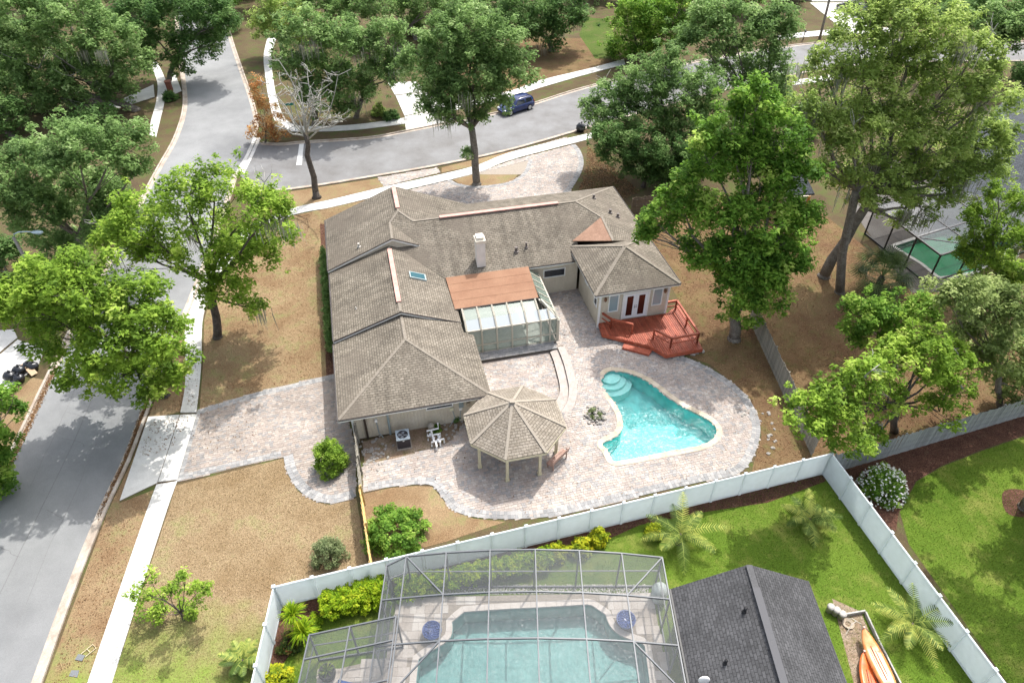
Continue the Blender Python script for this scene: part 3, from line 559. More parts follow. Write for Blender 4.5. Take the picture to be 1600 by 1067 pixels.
def fascia(a, b, dz=-.07, h=.11, dark=True):
    a = HW(*a); b = HW(*b); c = np.array(house.location); d = (b-a)/np.linalg.norm(b-a); n = np.array([d[1], -d[0], 0]); n = n if ((a+b)/2-c) @ n > 0 else -n
    mb = MB(); mb.beam(a+n*.02+[0, 0, dz-h/2], b+n*.02+[0, 0, dz-h/2], .04, h); mb.build('fascia', M_white, house)
    if dark: mb = MB(); mb.beam(a+n*.05+[0, 0, -.03], b+n*.05+[0, 0, -.03], .05, .07); mb.build('drip_edge', M_drip, house)
for a, b in (((-3.6, 28.45, zg), (5.3, 28.45, zg)), ((5.3, 28.45, zg), (5.3, 34.0, zg)), ((-3.6, 28.45, zg), (-3.6, 35.2, zg)), ((-3.55, 35.25, zm), (.9, 35.25, 4.33)), ((.9, 35.25, 4.33), (4.7, 35.25, zm)), ((4.7, 35.25, zm), (4.6, 36.6, zm)), ((-3.55, 35.25, zm), (-3.55, 42.8, zm)),
             ((-3.6, 42.86, zu), R4), (R4, (3.05, 42.86, 4.13)), ((-3.6, 42.86, zu), (-3.6, 49.95, zu)), ((10.4, 40.05, zn), (13.9, 40.05, zn)), ((20.35, 41.6, zn), (20.35, 49.9, zn))): fascia(a, b)
for i in range(4): fascia(PQ[i], PQ[(i+1) % 4])
def wall(a, b, z0, z1, m=None, parent=house, name='wall', th=.14, frame=HW):
    A, B = frame(*a), frame(*b); d = (B-A); L_ = np.linalg.norm(d); d /= L_; n = np.array([d[1], -d[0], 0])*th; mb = MB()
    vs = [A+[0, 0, z0], B+[0, 0, z0], B+[0, 0, z1], A+[0, 0, z1], A-n+[0, 0, z0], B-n+[0, 0, z0], B-n+[0, 0, z1], A-n+[0, 0, z1]]; q = [(0, z0), (L_, z0), (L_, z1), (0, z1)]
    mb.add(vs, [(0, 1, 2, 3), (5, 4, 7, 6), (3, 2, 6, 7), (4, 0, 3, 7), (1, 5, 6, 2)], [q, q[::-1], q, q, q]); return mb.build(name, m or M_wall, parent)
for a, b, h in (((-2.9, 29.1), (4.6, 29.1), 2.5), ((4.6, 29.1), (4.6, 40.3), 2.6), ((4.75, 40.4), (14.35, 40.4), 2.95), ((14.5, 40.3), (14.5, 35.85), 3.35), ((14.5, 35.72), (19.55, 35.72), 3.35), ((19.55, 35.9), (19.55, 49.2), 2.85), ((19.4, 49.3), (-2.8, 49.3), 2.9), ((-2.9, 49.2), (-2.9, 29.2), 2.45)): wall(a, b, 0, h)
MB().prism([HW(*p)[:2] for p in ((-2.7, 42.95), (2.9, 42.95), (2.9, 43.1), (-2.7, 43.1))], 2.4, 2.9).build('gable_wall', M_wall, house)
for pts in ([(-3.3, 42.98, 2.9), (1.2, 42.98, 4.83), (2.9, 42.98, 4.05), (-3.3, 42.98, 2.6)], [(-3.2, 35.4, 2.7), (.9, 35.4, 4.2), (4.5, 35.4, 2.75), (-3.2, 35.4, 2.4)]):
    mb = MB(); mb.add(HP(pts), [(0, 1, 2, 3)], [[(p[0], p[2]) for p in pts]]); mb.build('gable_wall', M_wall, house)
for a, b, h in (((14.5, 35.72), 0, 3.3), ((19.55, 35.72), 0, 3.3), ((-2.9, 29.1), 0, 2.45)): mb = MB(); mb.box(HW(a[0], a[1]-.012), .13, .13, h, YAW, True); mb.build('corner_trim', M_white, house)
def window(c, axis, w_, h, z0, parent=house, frame=.07, glass=None, name='window'):
    """framed pane on a wall; axis 'a' faces -b, axis 'b' faces -a"""
    d = (lambda s, z, o: HW(c[0]+s, c[1]-o, z)) if axis == 'a' else (lambda s, z, o: HW(c[0]-o, c[1]+s, z))
    mb = MB(); g = w_/2
    for (s0, s1, za, zb) in ((-g-frame, g+frame, z0-frame, z0), (-g-frame, g+frame, z0+h, z0+h+frame), (-g-frame, -g, z0, z0+h), (g, g+frame, z0, z0+h)):
        vs = [d(s, z, o) for o in (-.02, .06) for s, z in ((s0, za), (s1, za), (s1, zb), (s0, zb))]; mb.add(vs, [(4, 5, 6, 7), (0, 1, 5, 4), (1, 2, 6, 5), (2, 3, 7, 6), (3, 0, 4, 7)])
    f = mb.build(name, M_white, parent)
    mb = MB(); mb.add([d(s, z, .015) for s, z in ((-g, z0), (g, z0), (g, z0+h), (-g, z0+h))], [(0, 1, 2, 3)]); mb.build('pane', glass or M_glass, f); return f
window((2.25, 29.1), 'a', 1.5, .42, 1.55); window((12.55, 40.4), 'a', 1.55, .6, 1.55)
M_sky = mat('sky_glass', (.25, .34, .36), .06, spec=.9)
def dz(px, py): return G(px, py, 1.5)
window((15.5, 35.72), 'a', .62, 1.35, 1.35, glass=M_sky); window((18.75, 35.72), 'a', .62, 1.35, 1.35, glass=M_sky)
window((14.5, 38.6), 'b', .5, .6, 1.9); window((14.5, 36.5), 'b', .5, .6, 1.5)
# french doors
M_door = mat('door_paint', (.70, .71, .73), .45); M_dglass = mat('door_glass', (.05, .012, .008), .15, spec=.5)
mb = MB()
for s0, s1, za, zb in ((16.15, 16.27, .48, 2.75), (18.02, 18.14, .48, 2.75), (16.27, 18.02, 2.63, 2.75)):
    vs = [HW(s, b, z) for b in (35.70, 35.63) for s, z in ((s0, za), (s1, za), (s1, zb), (s0, zb))]; mb.add(vs, [(4, 5, 6, 7), (0, 1, 5, 4), (1, 2, 6, 5), (2, 3, 7, 6), (3, 0, 4, 7)])
mb.build('door_frame', M_white, house)
for s in (16.28, 17.15):
    mb = MB(); vs = [HW(x, b, z) for b in (35.71, 35.66) for x, z in ((s, .5), (s+.86, .5), (s+.86, 2.6), (s, 2.6))]; mb.add(vs, [(4, 5, 6, 7), (0, 1, 5, 4), (1, 2, 6, 5), (2, 3, 7, 6), (3, 0, 4, 7)]); dr = mb.build('door', M_door, house)
    mb = MB(); mb.add([HW(x, 35.655, z) for x, z in ((s+.2, .75), (s+.66, .75), (s+.66, 2.45), (s+.2, 2.45))], [(0, 1, 2, 3)]); mb.build('pane', M_dglass, dr)
    hx = s+.80 if s < 17 else s+.06; mb = MB(); mb.blob(HW(hx, 35.62, 1.45), (.035, .035, .035), 8, 5); mb.blob(HW(hx, 35.62, 1.6), (.03, .03, .03), 8, 5); mb.build('handle', M_drip, dr)
for a in (14.85, 19.25): mb = MB(); mb.lathe(HW(a, 35.6, 2.35), [(.05, 0), (.1, .1), (.11, .25), (.05, .33)], 8); mb.build('wall_lamp', mat('lamp_rust', (.16, .08, .04), .6), house)
# chimney, skylight, roof pipes
ch = MB(); c0 = HW(7.15, 40.95); ch.box((c0[0], c0[1], 3.0), .62, .75, 2.1, YAW, True); cho = ch.build('chimney', mat('chimney_paint', (.62, .59, .54), .8, col2=(.7, .67, .62), nscale=2), house)
mb = MB(); mb.box((c0[0], c0[1], 5.1), .72, .85, .22, YAW, True); mb.box((c0[0], c0[1], 5.32), .5, .6, .2, YAW, True); mb.build('chimney_cap', mat('cap_cream', (.66, .60, .50), .7), cho)
def on_roof(px, py, z): return G(px, py, z)
def mid_z(a): return 4.33-(4.33-zm)/3.8*(a-.9)
for a, b in ((2.3, 39.9),):
    q = [(a, b), (a+.62, b), (a+.62, b+1.2), (a, b+1.2)]; q = [(1.95, 39.3), (3.05, 39.3), (3.05, 40.0), (1.95, 40.0)]
    mb = MB(); P_ = [HW(x, y, mid_z(x)) for x, y in q]; slab_face(mb, [p+[0, 0, .12] for p in P_], .2); sk = mb.build('skylight', mat('skylight_frame', (.30, .36, .36), .4), house)
    q = [(2.03, 39.37), (2.97, 39.37), (2.97, 39.93), (2.03, 39.93)]; mb = MB(); slab_face(mb, [HW(x, y, mid_z(x)+.13) for x, y in q], .02); mb.build('pane', mat('skylight_glass', (.045, .11, .135), .05, spec=.9), sk)
def pipe(a, b, z, h=.35, r=.07, m=None):
    mb = MB(); c = HW(a, b, z); mb.lathe(c, [(r*1.9, -.12), (r*1.7, .06), (r, .08), (r, h)], 10); return mb.build('roof_vent', m or mat('vent_metal', (.13, .11, .10), .6), house)
M_vlt = mat('vent_light', (.45, .42, .38), .6)
pipe(-1.2, 43.9, 3.95, .3, .08, M_vlt); pipe(9.9, 41.4, 3.45, .4, .11); pipe(10.7, 41.6, 3.55, .45, .07)
for px, py in ((941, 318), (955, 339), (967, 342)): pass
for a, b in ((17.4, 46.4), (18.1, 44.4), (18.6, 44.0)): pipe(a, b, 4.9-(a-15.4)*.404, .32, .1)
pipe(-1.9, 37.5, 3.3, .18, .04, M_vlt)
# rust membrane roof over the sunroom
slope(HP([(4.45, 40.02, 3.02), (10.45, 40.0, 3.02), (10.3, 36.5, 2.86), (4.52, 36.55, 2.86)]), m=M_cop, name='sunroom_roof', th=.09)
for b in (37.4, 38.3, 39.2):
    mb = MB(); z_ = 2.86+(b-36.5)/3.5*.16+.008; mb.beam(HW(4.5, b, z_), HW(10.35, b, z_), .03, .006); mb.build('roof_seam', M_cop, house)
mb = MB(); mb.beam(HW(4.5, 36.5, 2.80), HW(10.32, 36.45, 2.80), .05, .13); mb.build('drip_edge', M_drip, house)
# sunroom: frame with every pane
M_alu = mat('bone_aluminium', (.40, .37, .30), .45, fine=(6, .08)); M_pane = seethrough('green_glass', (.40, .50, .42), .38, .15, 1.); M_wglass = seethrough('white_roof_glass', (.50, .54, .55), .72, .2, 1.)  # lower sloped panes are whiter and more opaque than the others
SZ, KZ, TZ = .28, 2.15, 2.78
def S3(a, k): return {'base': HW(a, 34.75, SZ), 'rail': HW(a, 34.75, .95), 'knee': HW(a, 34.85, KZ), 'mid': HW(a, 35.55, 2.55), 'top': HW(a, 36.5, TZ)}[k]
sa = [5.0, 6.0, 7.03, 8.06, 9.09, 10.05, 10.7, 11.2]
fr = MB()
for a in sa:
    for k, l in (('base', 'knee'), ('knee', 'mid')) + ((('mid', 'top'),) if a < 10.4 else ()): fr.beam(S3(a, k), S3(a, l), .1, .2, (0, -1, .4))
for k in ('base', 'rail', 'knee'): fr.beam(S3(sa[0], k), S3(sa[-1], k), .08, .09)
fr.beam(S3(sa[0], 'top'), S3(10.2, 'top'), .08, .08)
bb = [34.85, 35.5, 36.3, 37.1, 37.9, 38.7, 39.5, 40.2]
for b in bb:
    fr.beam(HW(11.25, b, SZ), HW(11.25, b, KZ), .09, .09); fr.beam(HW(11.25, b, KZ), HW(10.4, max(b, 36.3), TZ+.05), .08, .08)
for z in (SZ, KZ): fr.beam(HW(11.25, 34.75, z), HW(11.25, 40.3, z), .09, .09)
fr.beam(HW(11.25, 34.75, SZ), HW(11.25, 34.75, KZ), .16, .16); fr.beam(S3(11.2, 'knee'), S3(10.25, 'top'), .09, .1)
sol = fr.build('sunroom_frame', M_alu, house)
def quad(name, P_, m, parent):
    mb = MB(); mb.add(P_, [tuple(range(len(P_)))]); return mb.build(name, m, parent)
for a, b in zip(sa[:-1], sa[1:]):
    quad('pane', [S3(a, 'base'), S3(b, 'base'), S3(b, 'rail'), S3(a, 'rail')], M_pane, sol); quad('pane', [S3(a, 'rail'), S3(b, 'rail'), S3(b, 'knee'), S3(a, 'knee')], M_pane, sol)
    quad('pane', [S3(a, 'knee'), S3(b, 'knee'), S3(b, 'mid') if b < 11 else S3(b, 'knee')+[0, 0, .001], S3(a, 'mid')] if b < 11 else [S3(a, 'knee'), S3(b, 'knee'), S3(a, 'mid')], M_wglass, sol)
    if a < 10: quad('pane', [S3(a, 'mid'), S3(b, 'mid'), S3(b, 'top'), S3(a, 'top')], M_pane, sol)
for b0, b1 in zip(bb[:-1], bb[1:]):
    quad('pane', [HW(11.25, b0, SZ), HW(11.25, b1, SZ), HW(11.25, b1, KZ), HW(11.25, b0, KZ)], M_pane, sol)
    quad('pane', [HW(11.25, b0, KZ), HW(11.25, b1, KZ), HW(10.42, max(b1, 36.3), TZ), HW(10.42, max(b0, 36.3), TZ)], M_pane, sol)
mb = MB(); mb.prism([HW(*p)[:2] for p in ((4.7, 34.9), (11.1, 34.9), (11.1, 40.3), (4.7, 40.3))], .02, .26); mb.build('sunroom_floor', mat('floor_tile', (.40, .43, .38), .5, fine=(5, .1)), house)
mb = MB(); mb.prism([HW(*p)[:2] for p in ((9.4, 36.6), (9.55, 36.6), (9.55, 36.75), (9.4, 36.75))], .27, 2.6); mb.build('sunroom_post', M_alu, house)
# raised ledge in front of the sunroom
led = [HW(*p)[:2] for p in ((4.6, 33.95), (11.0, 33.95), (11.0, 34.72), (4.6, 34.72))]
mb = MB(); mb.prism(led, .0, .25); lo_ = struct('ledge', mb, M_riser)
pavers('ledge', led, YAW, z=.285, frm=lo_, m=M_bord)
r1 = MB(); l = resample(STEP_O, .2); strip(r1, l, offset(l, -.05), .262, .0); s1 = struct('patio_step', r1, M_riser)
for ln, h0 in ((STEP_O, .30), (STEP_I, .17)):
    l = resample(ln, .3); f = np.clip((1-np.linspace(0, 1, len(l)))*3.2, 0, 1); V = []
    o_ = offset(l, .52) if h0 > .2 else resample(STEP_O, n=len(l))
    b_ = MB(); n_ = len(l); b_.add([(*l[i], .03+(h0-.03)*f[i]) for i in range(n_)]+[(*o_[i], .03+(h0-.03)*f[i]) for i in range(n_)]+[(*l[i], .0) for i in range(n_)]+[(*o_[i], .0) for i in range(n_)],
        [(i, n_+i, n_+i+1, i+1) for i in range(n_-1)]+[(2*n_+i, i, i+1, 2*n_+i+1) for i in range(n_-1)]+[(n_+i, 3*n_+i, 3*n_+i+1, n_+i+1) for i in range(n_-1)])
    so = struct('patio_step', b_, mat('step_stone', (.33, .29, .26), .85, col2=(.42, .37, .33), nscale=3, fine=(18, .2)))
    rb = MB(); lo2 = offset(l, -.012); rb.add([(*lo2[i], .0) for i in range(n_)]+[(*lo2[i], .025+(h0-.03)*f[i]) for i in range(n_)], [(i, i+1, n_+i+1, n_+i) for i in range(n_-1)]); rb.build('riser', mat('riser_dark', (.06, .045, .04), .9, fine=(9, .3)), so)  # dark brick, with the shadow on the risers also put into the colour
bpy.data.objects.remove(s1)
# services on the garage wall
M_box = mat('grey_box', (.25, .30, .30), .5); M_pvc = mat('white_pvc', (.75, .75, .73), .4)
def wbox(a, z, w_, h, m, name, d=.12): mb = MB(); mb.box(HW(a, 29.1-d/2-.005, z), w_, d, h, YAW); return mb.build(name, m, house)
wbox(3.55, 1.55, .28, .42, M_box, 'meter_box'); wbox(4.0, 1.45, .2, .32, mat('box_tan', (.38, .32, .24), .6), 'breaker_box'); wbox(-1.55, 1.4, .16, .22, M_white, 'disconnect_box'); wbox(2.95, 1.3, .22, .22, mat('box_cream', (.6, .58, .42), .6), 'timer_box'); wbox(3.5, 1.2, .18, .2, M_white, 'junction_box')
mb = MB(); mb.tube([HW(-.85, 29.0, .05), HW(-.85, 29.0, 2.35)], .07, 8); mb.build('downpipe', M_box, house)
mb = MB(); mb.tube([HW(-1.55, 29.03, 1.3), HW(-1.5, 28.95, .4), HW(-1.3, 28.8, .1)], .03, 6); mb.tube([HW(3.0, 29.03, 1.2), HW(3.1, 28.9, .6), HW(2.7, 28.7, .15)], .025, 6); mb.tube([HW(3.5, 29.03, 1.1), HW(3.4, 29.0, .3)], .025, 6); mb.build('conduit', M_box, house)
for a in (-2.2,): mb = MB(); mb.box(HW(a, 29.0, 0), .12, .1, 2.35, YAW, True); mb.build('wall_post', mat('post_dark', (.05, .035, .025), .8), house)
# ---------------- air conditioner ----------------
ac_c = HW(-.15, 28.05); ac = thing('air_conditioner', 'square air conditioning unit with round fan grille beside the garage wall', 'air conditioner', ac_c)
mb = MB(); mb.box((ac_c[0], ac_c[1], .012), 0.9, 0.9, .08, YAW, True); mb.build('pad', M_joint, ac)
mb = MB(); mb.box((ac_c[0], ac_c[1], .09), .74, .74, .74, YAW, True); mb.build('cabinet', mat('ac_dark', (.035, .03, .032), .5), ac)
for i in range(10):
    mb = MB(); mb.box((ac_c[0], ac_c[1], .16+i*.066), .765, .765, .014, YAW, True); mb.build('louvre', mat('ac_louvre', (.06, .052, .055), .5), ac)
mb = MB(); n = 24; ca = [np.array(ac_c[:2])+.31*np.array([math.cos(2*math.pi*k/n+YAW), math.sin(2*math.pi*k/n+YAW)]) for k in range(n)]; sq = [HW(-.15+x, 28.05+y)[:2] for x, y in ((-.4, -.4), (.4, -.4), (.4, .4), (-.4, .4))]
mb.sheet(sq, .90, [ca]); mb.prism(sq, .83, .895, top=False); mb.build('top_panel', mat('ac_top', (.36, .42, .45), .4), ac)
mb = MB()
for r_ in (.31, .24, .17, .1): mb.tube([(ac_c[0]+r_*math.cos(t), ac_c[1]+r_*math.sin(t), .905) for t in np.linspace(0, 2*math.pi, 25)], .007, 4, False)
for k in range(8): t = k*math.pi/4; mb.tube([(ac_c[0], ac_c[1], .91), (ac_c[0]+.31*math.cos(t), ac_c[1]+.31*math.sin(t), .905)], .006, 4)
mb.build('fan_grille', mat('ac_wire', (.1, .1, .11), .5), ac)
mb = MB()
for k in range(4):
    t = k*math.pi/2; p = [(.05, -.05, .0), (.27, -.09, .03), (.27, .09, -.02), (.05, .05, -.01)]; mb.add([(ac_c[0]+x*math.cos(t)-y*math.sin(t), ac_c[1]+x*math.sin(t)+y*math.cos(t), .86+z) for x, y, z in p], [(0, 1, 2, 3)])
mb.build('fan_blade', mat('ac_blade', (.33, .36, .38), .4), ac)
mb = MB(); mb.box(HW(-.15, 27.665, .74), .11, .015, .05, YAW); mb.build('nameplate', M_white, ac)
# ---------------- pool plumbing ----------------
pp = thing('pool_plumbing', 'white plastic pipe manifold with valves on the ground by the garage wall', 'pipes', HW(1.75, 27.9))
mb = MB(); q = lambda a, b, z: HW(1.75+a, 27.9+b, z)
for pts in ([(-.45, .45, .05), (-.45, .45, .5), (.25, .5, .5), (.25, .5, .95)], [(-.45, .1, .05), (-.45, .1, .45), (.3, .1, .45), (.3, .1, .05)], [(-.2, .45, .5), (-.15, -.45, .45)], [(.15, .1, .45), (.2, -.5, .4), (.2, -.5, .05)], [(-.3, -.4, .05), (-.3, -.4, .4), (.45, -.3, .4), (.45, -.3, .05)], [(-.05, -.4, .4), (-.05, -.75, .35), (-.05, -.75, .05)]):
    mb.tube([q(*p) for p in pts], .055, 8)
mb.build('pipe', M_pvc, pp)
for p in ((-.15, -.2, .47), (.2, -.15, .45), (.1, -.38, .42), (-.3, .1, .47)): mb = MB(); mb.lathe(q(*p), [(.09, -.07), (.09, .08), (.04, .1), (.04, .15)], 10); mb.build('valve', mat('valve_grey', (.55, .56, .58), .4), pp)
mb = MB(); c = q(-.15, .85, 0); mb.lathe(c, [(.18, 0), (.2, .1), (.2, .5), (.12, .62), (.05, .64)], 14); mb.build('pump', mat('pump_tan', (.33, .30, .25), .6), pp)
# ---------------- gazebo ----------------
gc = (6.2, 26.25); gz = thing('gazebo', 'octagonal garden gazebo with a shingled peaked roof on cream posts', 'gazebo', HW(*gc))
RA = 2.97; oc = [(gc[0]+RA*math.cos(R(22.5+45*k)), gc[1]+RA*.97*math.sin(R(22.5+45*k))) for k in range(8)]; AP = (6.1, 26.4, 3.85)
M_sh2 = brickmat('shingles_pale', ((.235, .202, .158), (.30, .262, .212)), (.13, .11, .088), .28, .16, .016, bump=.7, streak=.12)
for k in range(8):
    a, b = oc[k], oc[(k+1) % 8]; slope([HW(*a, 2.4), HW(*b, 2.4), HW(*AP)], gz, M_sh2, 'roof_slope', .08)
    mb = MB(); mb.beam(HW(*a, 2.43), HW(AP[0], AP[1], AP[2]+.0), .16, .035); mb.build('ridge_cap', mat('cap_pale', (.29, .253, .205), .9, fine=(18, .2)), gz)
    mb = MB(); mb.beam(HW(*a, 2.30), HW(*b, 2.30), .04, .13); mb.build('fascia', mat('gazebo_cream', (.56, .50, .34), .6, fine=(8, .1)), gz)
    pa = (gc[0]+(a[0]-gc[0])*.83, gc[1]+(a[1]-gc[1])*.83); mb = MB(); mb.box(HW(*pa, .03), .15, .15, 2.45, YAW, True); p_ = mb.build('post', MATS['gazebo_cream'], gz)
    mb = MB(); mb.box(HW(*pa, .03), .23, .23, .14, YAW, True); mb.build('post_base', MATS['gazebo_cream'], p_)
    pb = oc[(k+1) % 8]; pb = (gc[0]+(pb[0]-gc[0])*.83, gc[1]+(pb[1]-gc[1])*.83); mb = MB(); mb.beam(HW(*pa, 2.38), HW(*pb, 2.38), .1, .18); mb.build('header', MATS['gazebo_cream'], gz)
mb = MB(); mb.beam(HW(*AP), HW(AP[0], AP[1], AP[2]+.09), .3, .3); mb.build('roof_peak', MATS['cap_pale'], gz)
# wooden bench leaning beside the gazebo post
M_bench = mat('faded_redwood', (.30, .18, .14), .85, col2=(.40, .28, .23), nscale=5, fine=(14, .2))
bc = G(869, 722); bn = thing('wooden_bench', 'weathered reddish wooden bench standing under the gazebo edge', 'bench', bc); ba = R(48)
bd = np.array([math.cos(ba), math.sin(ba), 0]); bp_ = np.array([-bd[1], bd[0], 0])
for k in range(3): mb = MB(); p = bc+bp_*(.02+k*.14-.2)+[0, 0, .46]; mb.beam(p-bd*.75, p+bd*.75, .12, .035); mb.build('seat_slat', M_bench, bn)
for k in range(3): mb = MB(); p = bc-bp_*(.28+k*.035)+[0, 0, .62+k*.14]; mb.beam(p-bd*.75, p+bd*.75, .03, .11); mb.build('back_slat', M_bench, bn)
for s in (-.6, .6):
    for o_ in (-.26, .14): mb = MB(); p = bc+bd*s+bp_*o_; mb.beam(p+[0, 0, .03], p+[0, 0, .46 if o_ > 0 else .95], .07, .07); mb.build('leg', M_bench, bn)
# ---------------- red deck ----------------
M_deck = mat('red_deck_paint', (.29, .058, .028), .6, col2=(.38, .10, .052), nscale=2.5, detail=7, fine=(9, .25), orand=.22); DZ = .45
D = [G(x, y, DZ) for x, y in ((936, 508), (941, 522), (982, 532), (1017, 541), (1041, 555), (1098, 545), (1060, 476), (1034, 482))]
D[-1] = HW(19.65, 35.6, DZ); D[0] = HW(14.55, 35.66, DZ)
deck = thing('deck', 'red painted timber deck with low railings in front of the french doors', 'deck', np.mean(D, 0)*[1, 1, 0])
DH = np.array([[p[:2] @ AX, p[:2] @ BX] for p in D])
for a in np.arange(DH[:, 0].min()+.07, DH[:, 0].max(), .15):
    ys = []
    for i in range(len(DH)):
        p, q_ = DH[i], DH[(i+1) % len(DH)]
        if (p[0]-a)*(q_[0]-a) < 0: ys.append(p[1]+(q_[1]-p[1])*(a-p[0])/(q_[0]-p[0]))
    if len(ys) >= 2:
        mb = MB(); mb.beam(HW(a, min(ys), DZ-.02+random.uniform(-.003, .003)), HW(a, max(ys), DZ-.02), .126, .035); mb.build('deck_board', M_deck, deck)
for i in range(len(D)-2):
    mb = MB(); a, b = D[i]-[0, 0, .15], D[i+1]-[0, 0, .15]; mb.beam(a, b, .04, .24); mb.build('skirt_board', M_deck, deck)
def rail(tops, posts):
    P_ = [np.array(G(x, y, DZ+.86)) for x, y in tops]
    for a, b in zip(P_[:-1], P_[1:]):
        mb = MB(); mb.beam(a, b, .13, .04); mb.build('top_rail', M_deck, deck); mb = MB(); mb.beam(a-[0, 0, .12], b-[0, 0, .12], .04, .09); mb.build('rail', M_deck, deck)
        mb = MB(); mb.beam(a-[0, 0, .5], b-[0, 0, .5], .04, .09); mb.build('rail', M_deck, deck)
        L_ = np.linalg.norm(b-a)
        for t in ([0, 1] if L_ < 2.4 else [0, .5, 1]):
            p = a+(b-a)*t; mb = MB(); mb.box((p[0], p[1], .0), .1, .1, DZ+.83, YAW, True); mb.build('rail_post', M_deck, deck)
rail([(939, 487), (955.5, 498), (989, 506)], None); rail([(1023, 514), (1050, 528), (1092.5, 520), (1058, 469), (1038, 472)], None)
sp = [G(x, y, .2)[:2] for x, y in ((975, 536), (1019, 547), (1014, 554), (972, 543))]; mb = MB(); mb.prism(sp, .0, .2); mb.build('step', M_deck, deck)
# stones along the deck
M_rock = mat('pale_rock', (.24, .22, .195), .9, col2=(.40, .375, .34), nscale=5, fine=(12, .25))
def rocks(n, f, size, grp, lab):
    ms = []
    for i in range(4): mb = MB(); mb.blob((0, 0, .3), (1, .8, .6), 8, 5, .22); ms.append(mb.mesh('rock', M_rock))
    for i in range(n):
        p = f(i); s = random.uniform(.6, 1.3)*size; o = place('rock', ms[i % 4]); o.location = (p[0], p[1], .01); o.rotation_euler = (0, 0, random.uniform(0, 6)); o.scale = (s, s, s*.8); tag(o, lab, 'rock', grp)
def along(px, spread=.25):
    g = resample(GP(px), .02); return lambda i: g[random.randrange(len(g))]+np.random.default_rng(i+len(px)*77).normal(0, spread, 2)
rocks(12, along([(940, 527), (965, 538)], .1), .14, 'stones along the deck steps', 'small pale stone lying at the foot of the red deck step')
rocks(14, along([(1050, 559), (1102, 548)], .12), .15, 'stones along the deck edge', 'pale stone at the foot of the red deck beside the dry yard')
rocks(26, along([(1150, 640), (1200, 655), (1197, 690), (1195, 720)], .45), .11, 'stones edging the pool terrace', 'pale stone scattered on dry ground beyond the pool terrace edge')
rocks(60, along([(570, 695), (588, 698), (592, 712), (574, 722), (580, 705)], .4), .10, 'rubble beside the air conditioner', 'broken pale stone in the rubble pile between fence and air conditioner')
rocks(24, along([(700, 680), (720, 668), (712, 676)], .4), .10, 'rubble beside the gazebo', 'broken pale stone in the bed between garage wall and gazebo')
# stone-ringed planter by the pool
pl = thing('rock_planter', 'round heap of pale stones with dry plants on the patio beside the pool', 'planter', G(928, 650))
for i in range(60):
    a = random.uniform(0, 6.28); r_ = .78*math.sqrt(random.random()); c = G(928, 650); mb = MB(); s = random.uniform(.06, .13); mb.blob((c[0]+r_*math.cos(a), c[1]+r_*math.sin(a), .05+.22*(1-r_/.8)+s*.3), (s, s*.8, s*.7), 7, 5, .2); mb.build('stone', M_rock, pl)
# ---------------- white vinyl fence ----------------
M_vin = mat('white_vinyl', (.80, .83, .84), .4, col2=(.86, .89, .91), nscale=1.5, detail=8, fine=(3, .05), orand=.03)
_t = M_vin.node_tree; _tr = _t.nodes.new('ShaderNodeBsdfTranslucent'); _tr.inputs[0].default_value = (.86, .92, .94, 1); _mx = _t.nodes.new('ShaderNodeMixShader'); _mx.inputs[0].default_value = .45
_t.links.new(_t.nodes['Principled BSDF'].outputs[0], _mx.inputs[1]); _t.links.new(_tr.outputs[0], _mx.inputs[2]); _t.links.new(_mx.outputs[0], _t.nodes['Material Output'].inputs[0])   # thin vinyl lets sun glow through
vf = thing('vinyl_fence', 'white vinyl privacy fence with capped posts around the screened pool yard', 'fence', G(1300, 708, 1.8)*[1, 1, 0])
def vinyl(p, q, n, last=True):
    p = np.array(p[:2]); q = np.array(q[:2])
    for i in range(n+1):
        c = p+(q-p)*i/n; an = math.atan2(*(q-p)[::-1])
        if i < n or last:
            mb = MB(); mb.box((*c, 0), .13, .13, 1.86, an, True); o = mb.build('post', M_vin, vf); mb = MB(); mb.box((*c, 1.86), .17, .17, .03, an, True); mb.add([(c[0]+x*.17*math.cos(an)-y*.17*math.sin(an), c[1]+x*.17*math.sin(an)+y*.17*math.cos(an), 1.89) for x, y in ((-.5, -.5), (.5, -.5), (.5, .5), (-.5, .5))]+[(*c, 1.95)], [(0, 1, 4), (1, 2, 4), (2, 3, 4), (3, 0, 4)]); mb.build('cap', M_vin, o)
        if i < n:
            d = (q-p)/n; a = c+d*.045; b = c+d*.955
            mb = MB(); mb.beam((*a, .93), (*b, .93), .035, 1.62); pn = mb.build('panel', M_vin, vf)
            for z in (.1, 1.77): mb = MB(); mb.beam((*a, z), (*b, z), .06, .13); mb.build('rail', M_vin, pn)
V0, V1, V2, V3 = G(427, 916, 1.85), G(1300, 708, 1.85), G(1572, 1067, 1.85), G(400, 1034, 1.85)
vinyl(V0, V1, 17); vinyl(V1+(V2-V1)/8*0, V1+(V2-V1)*1.5, 11); vinyl(V0, V0+(V3-V0)*2.6, 5)
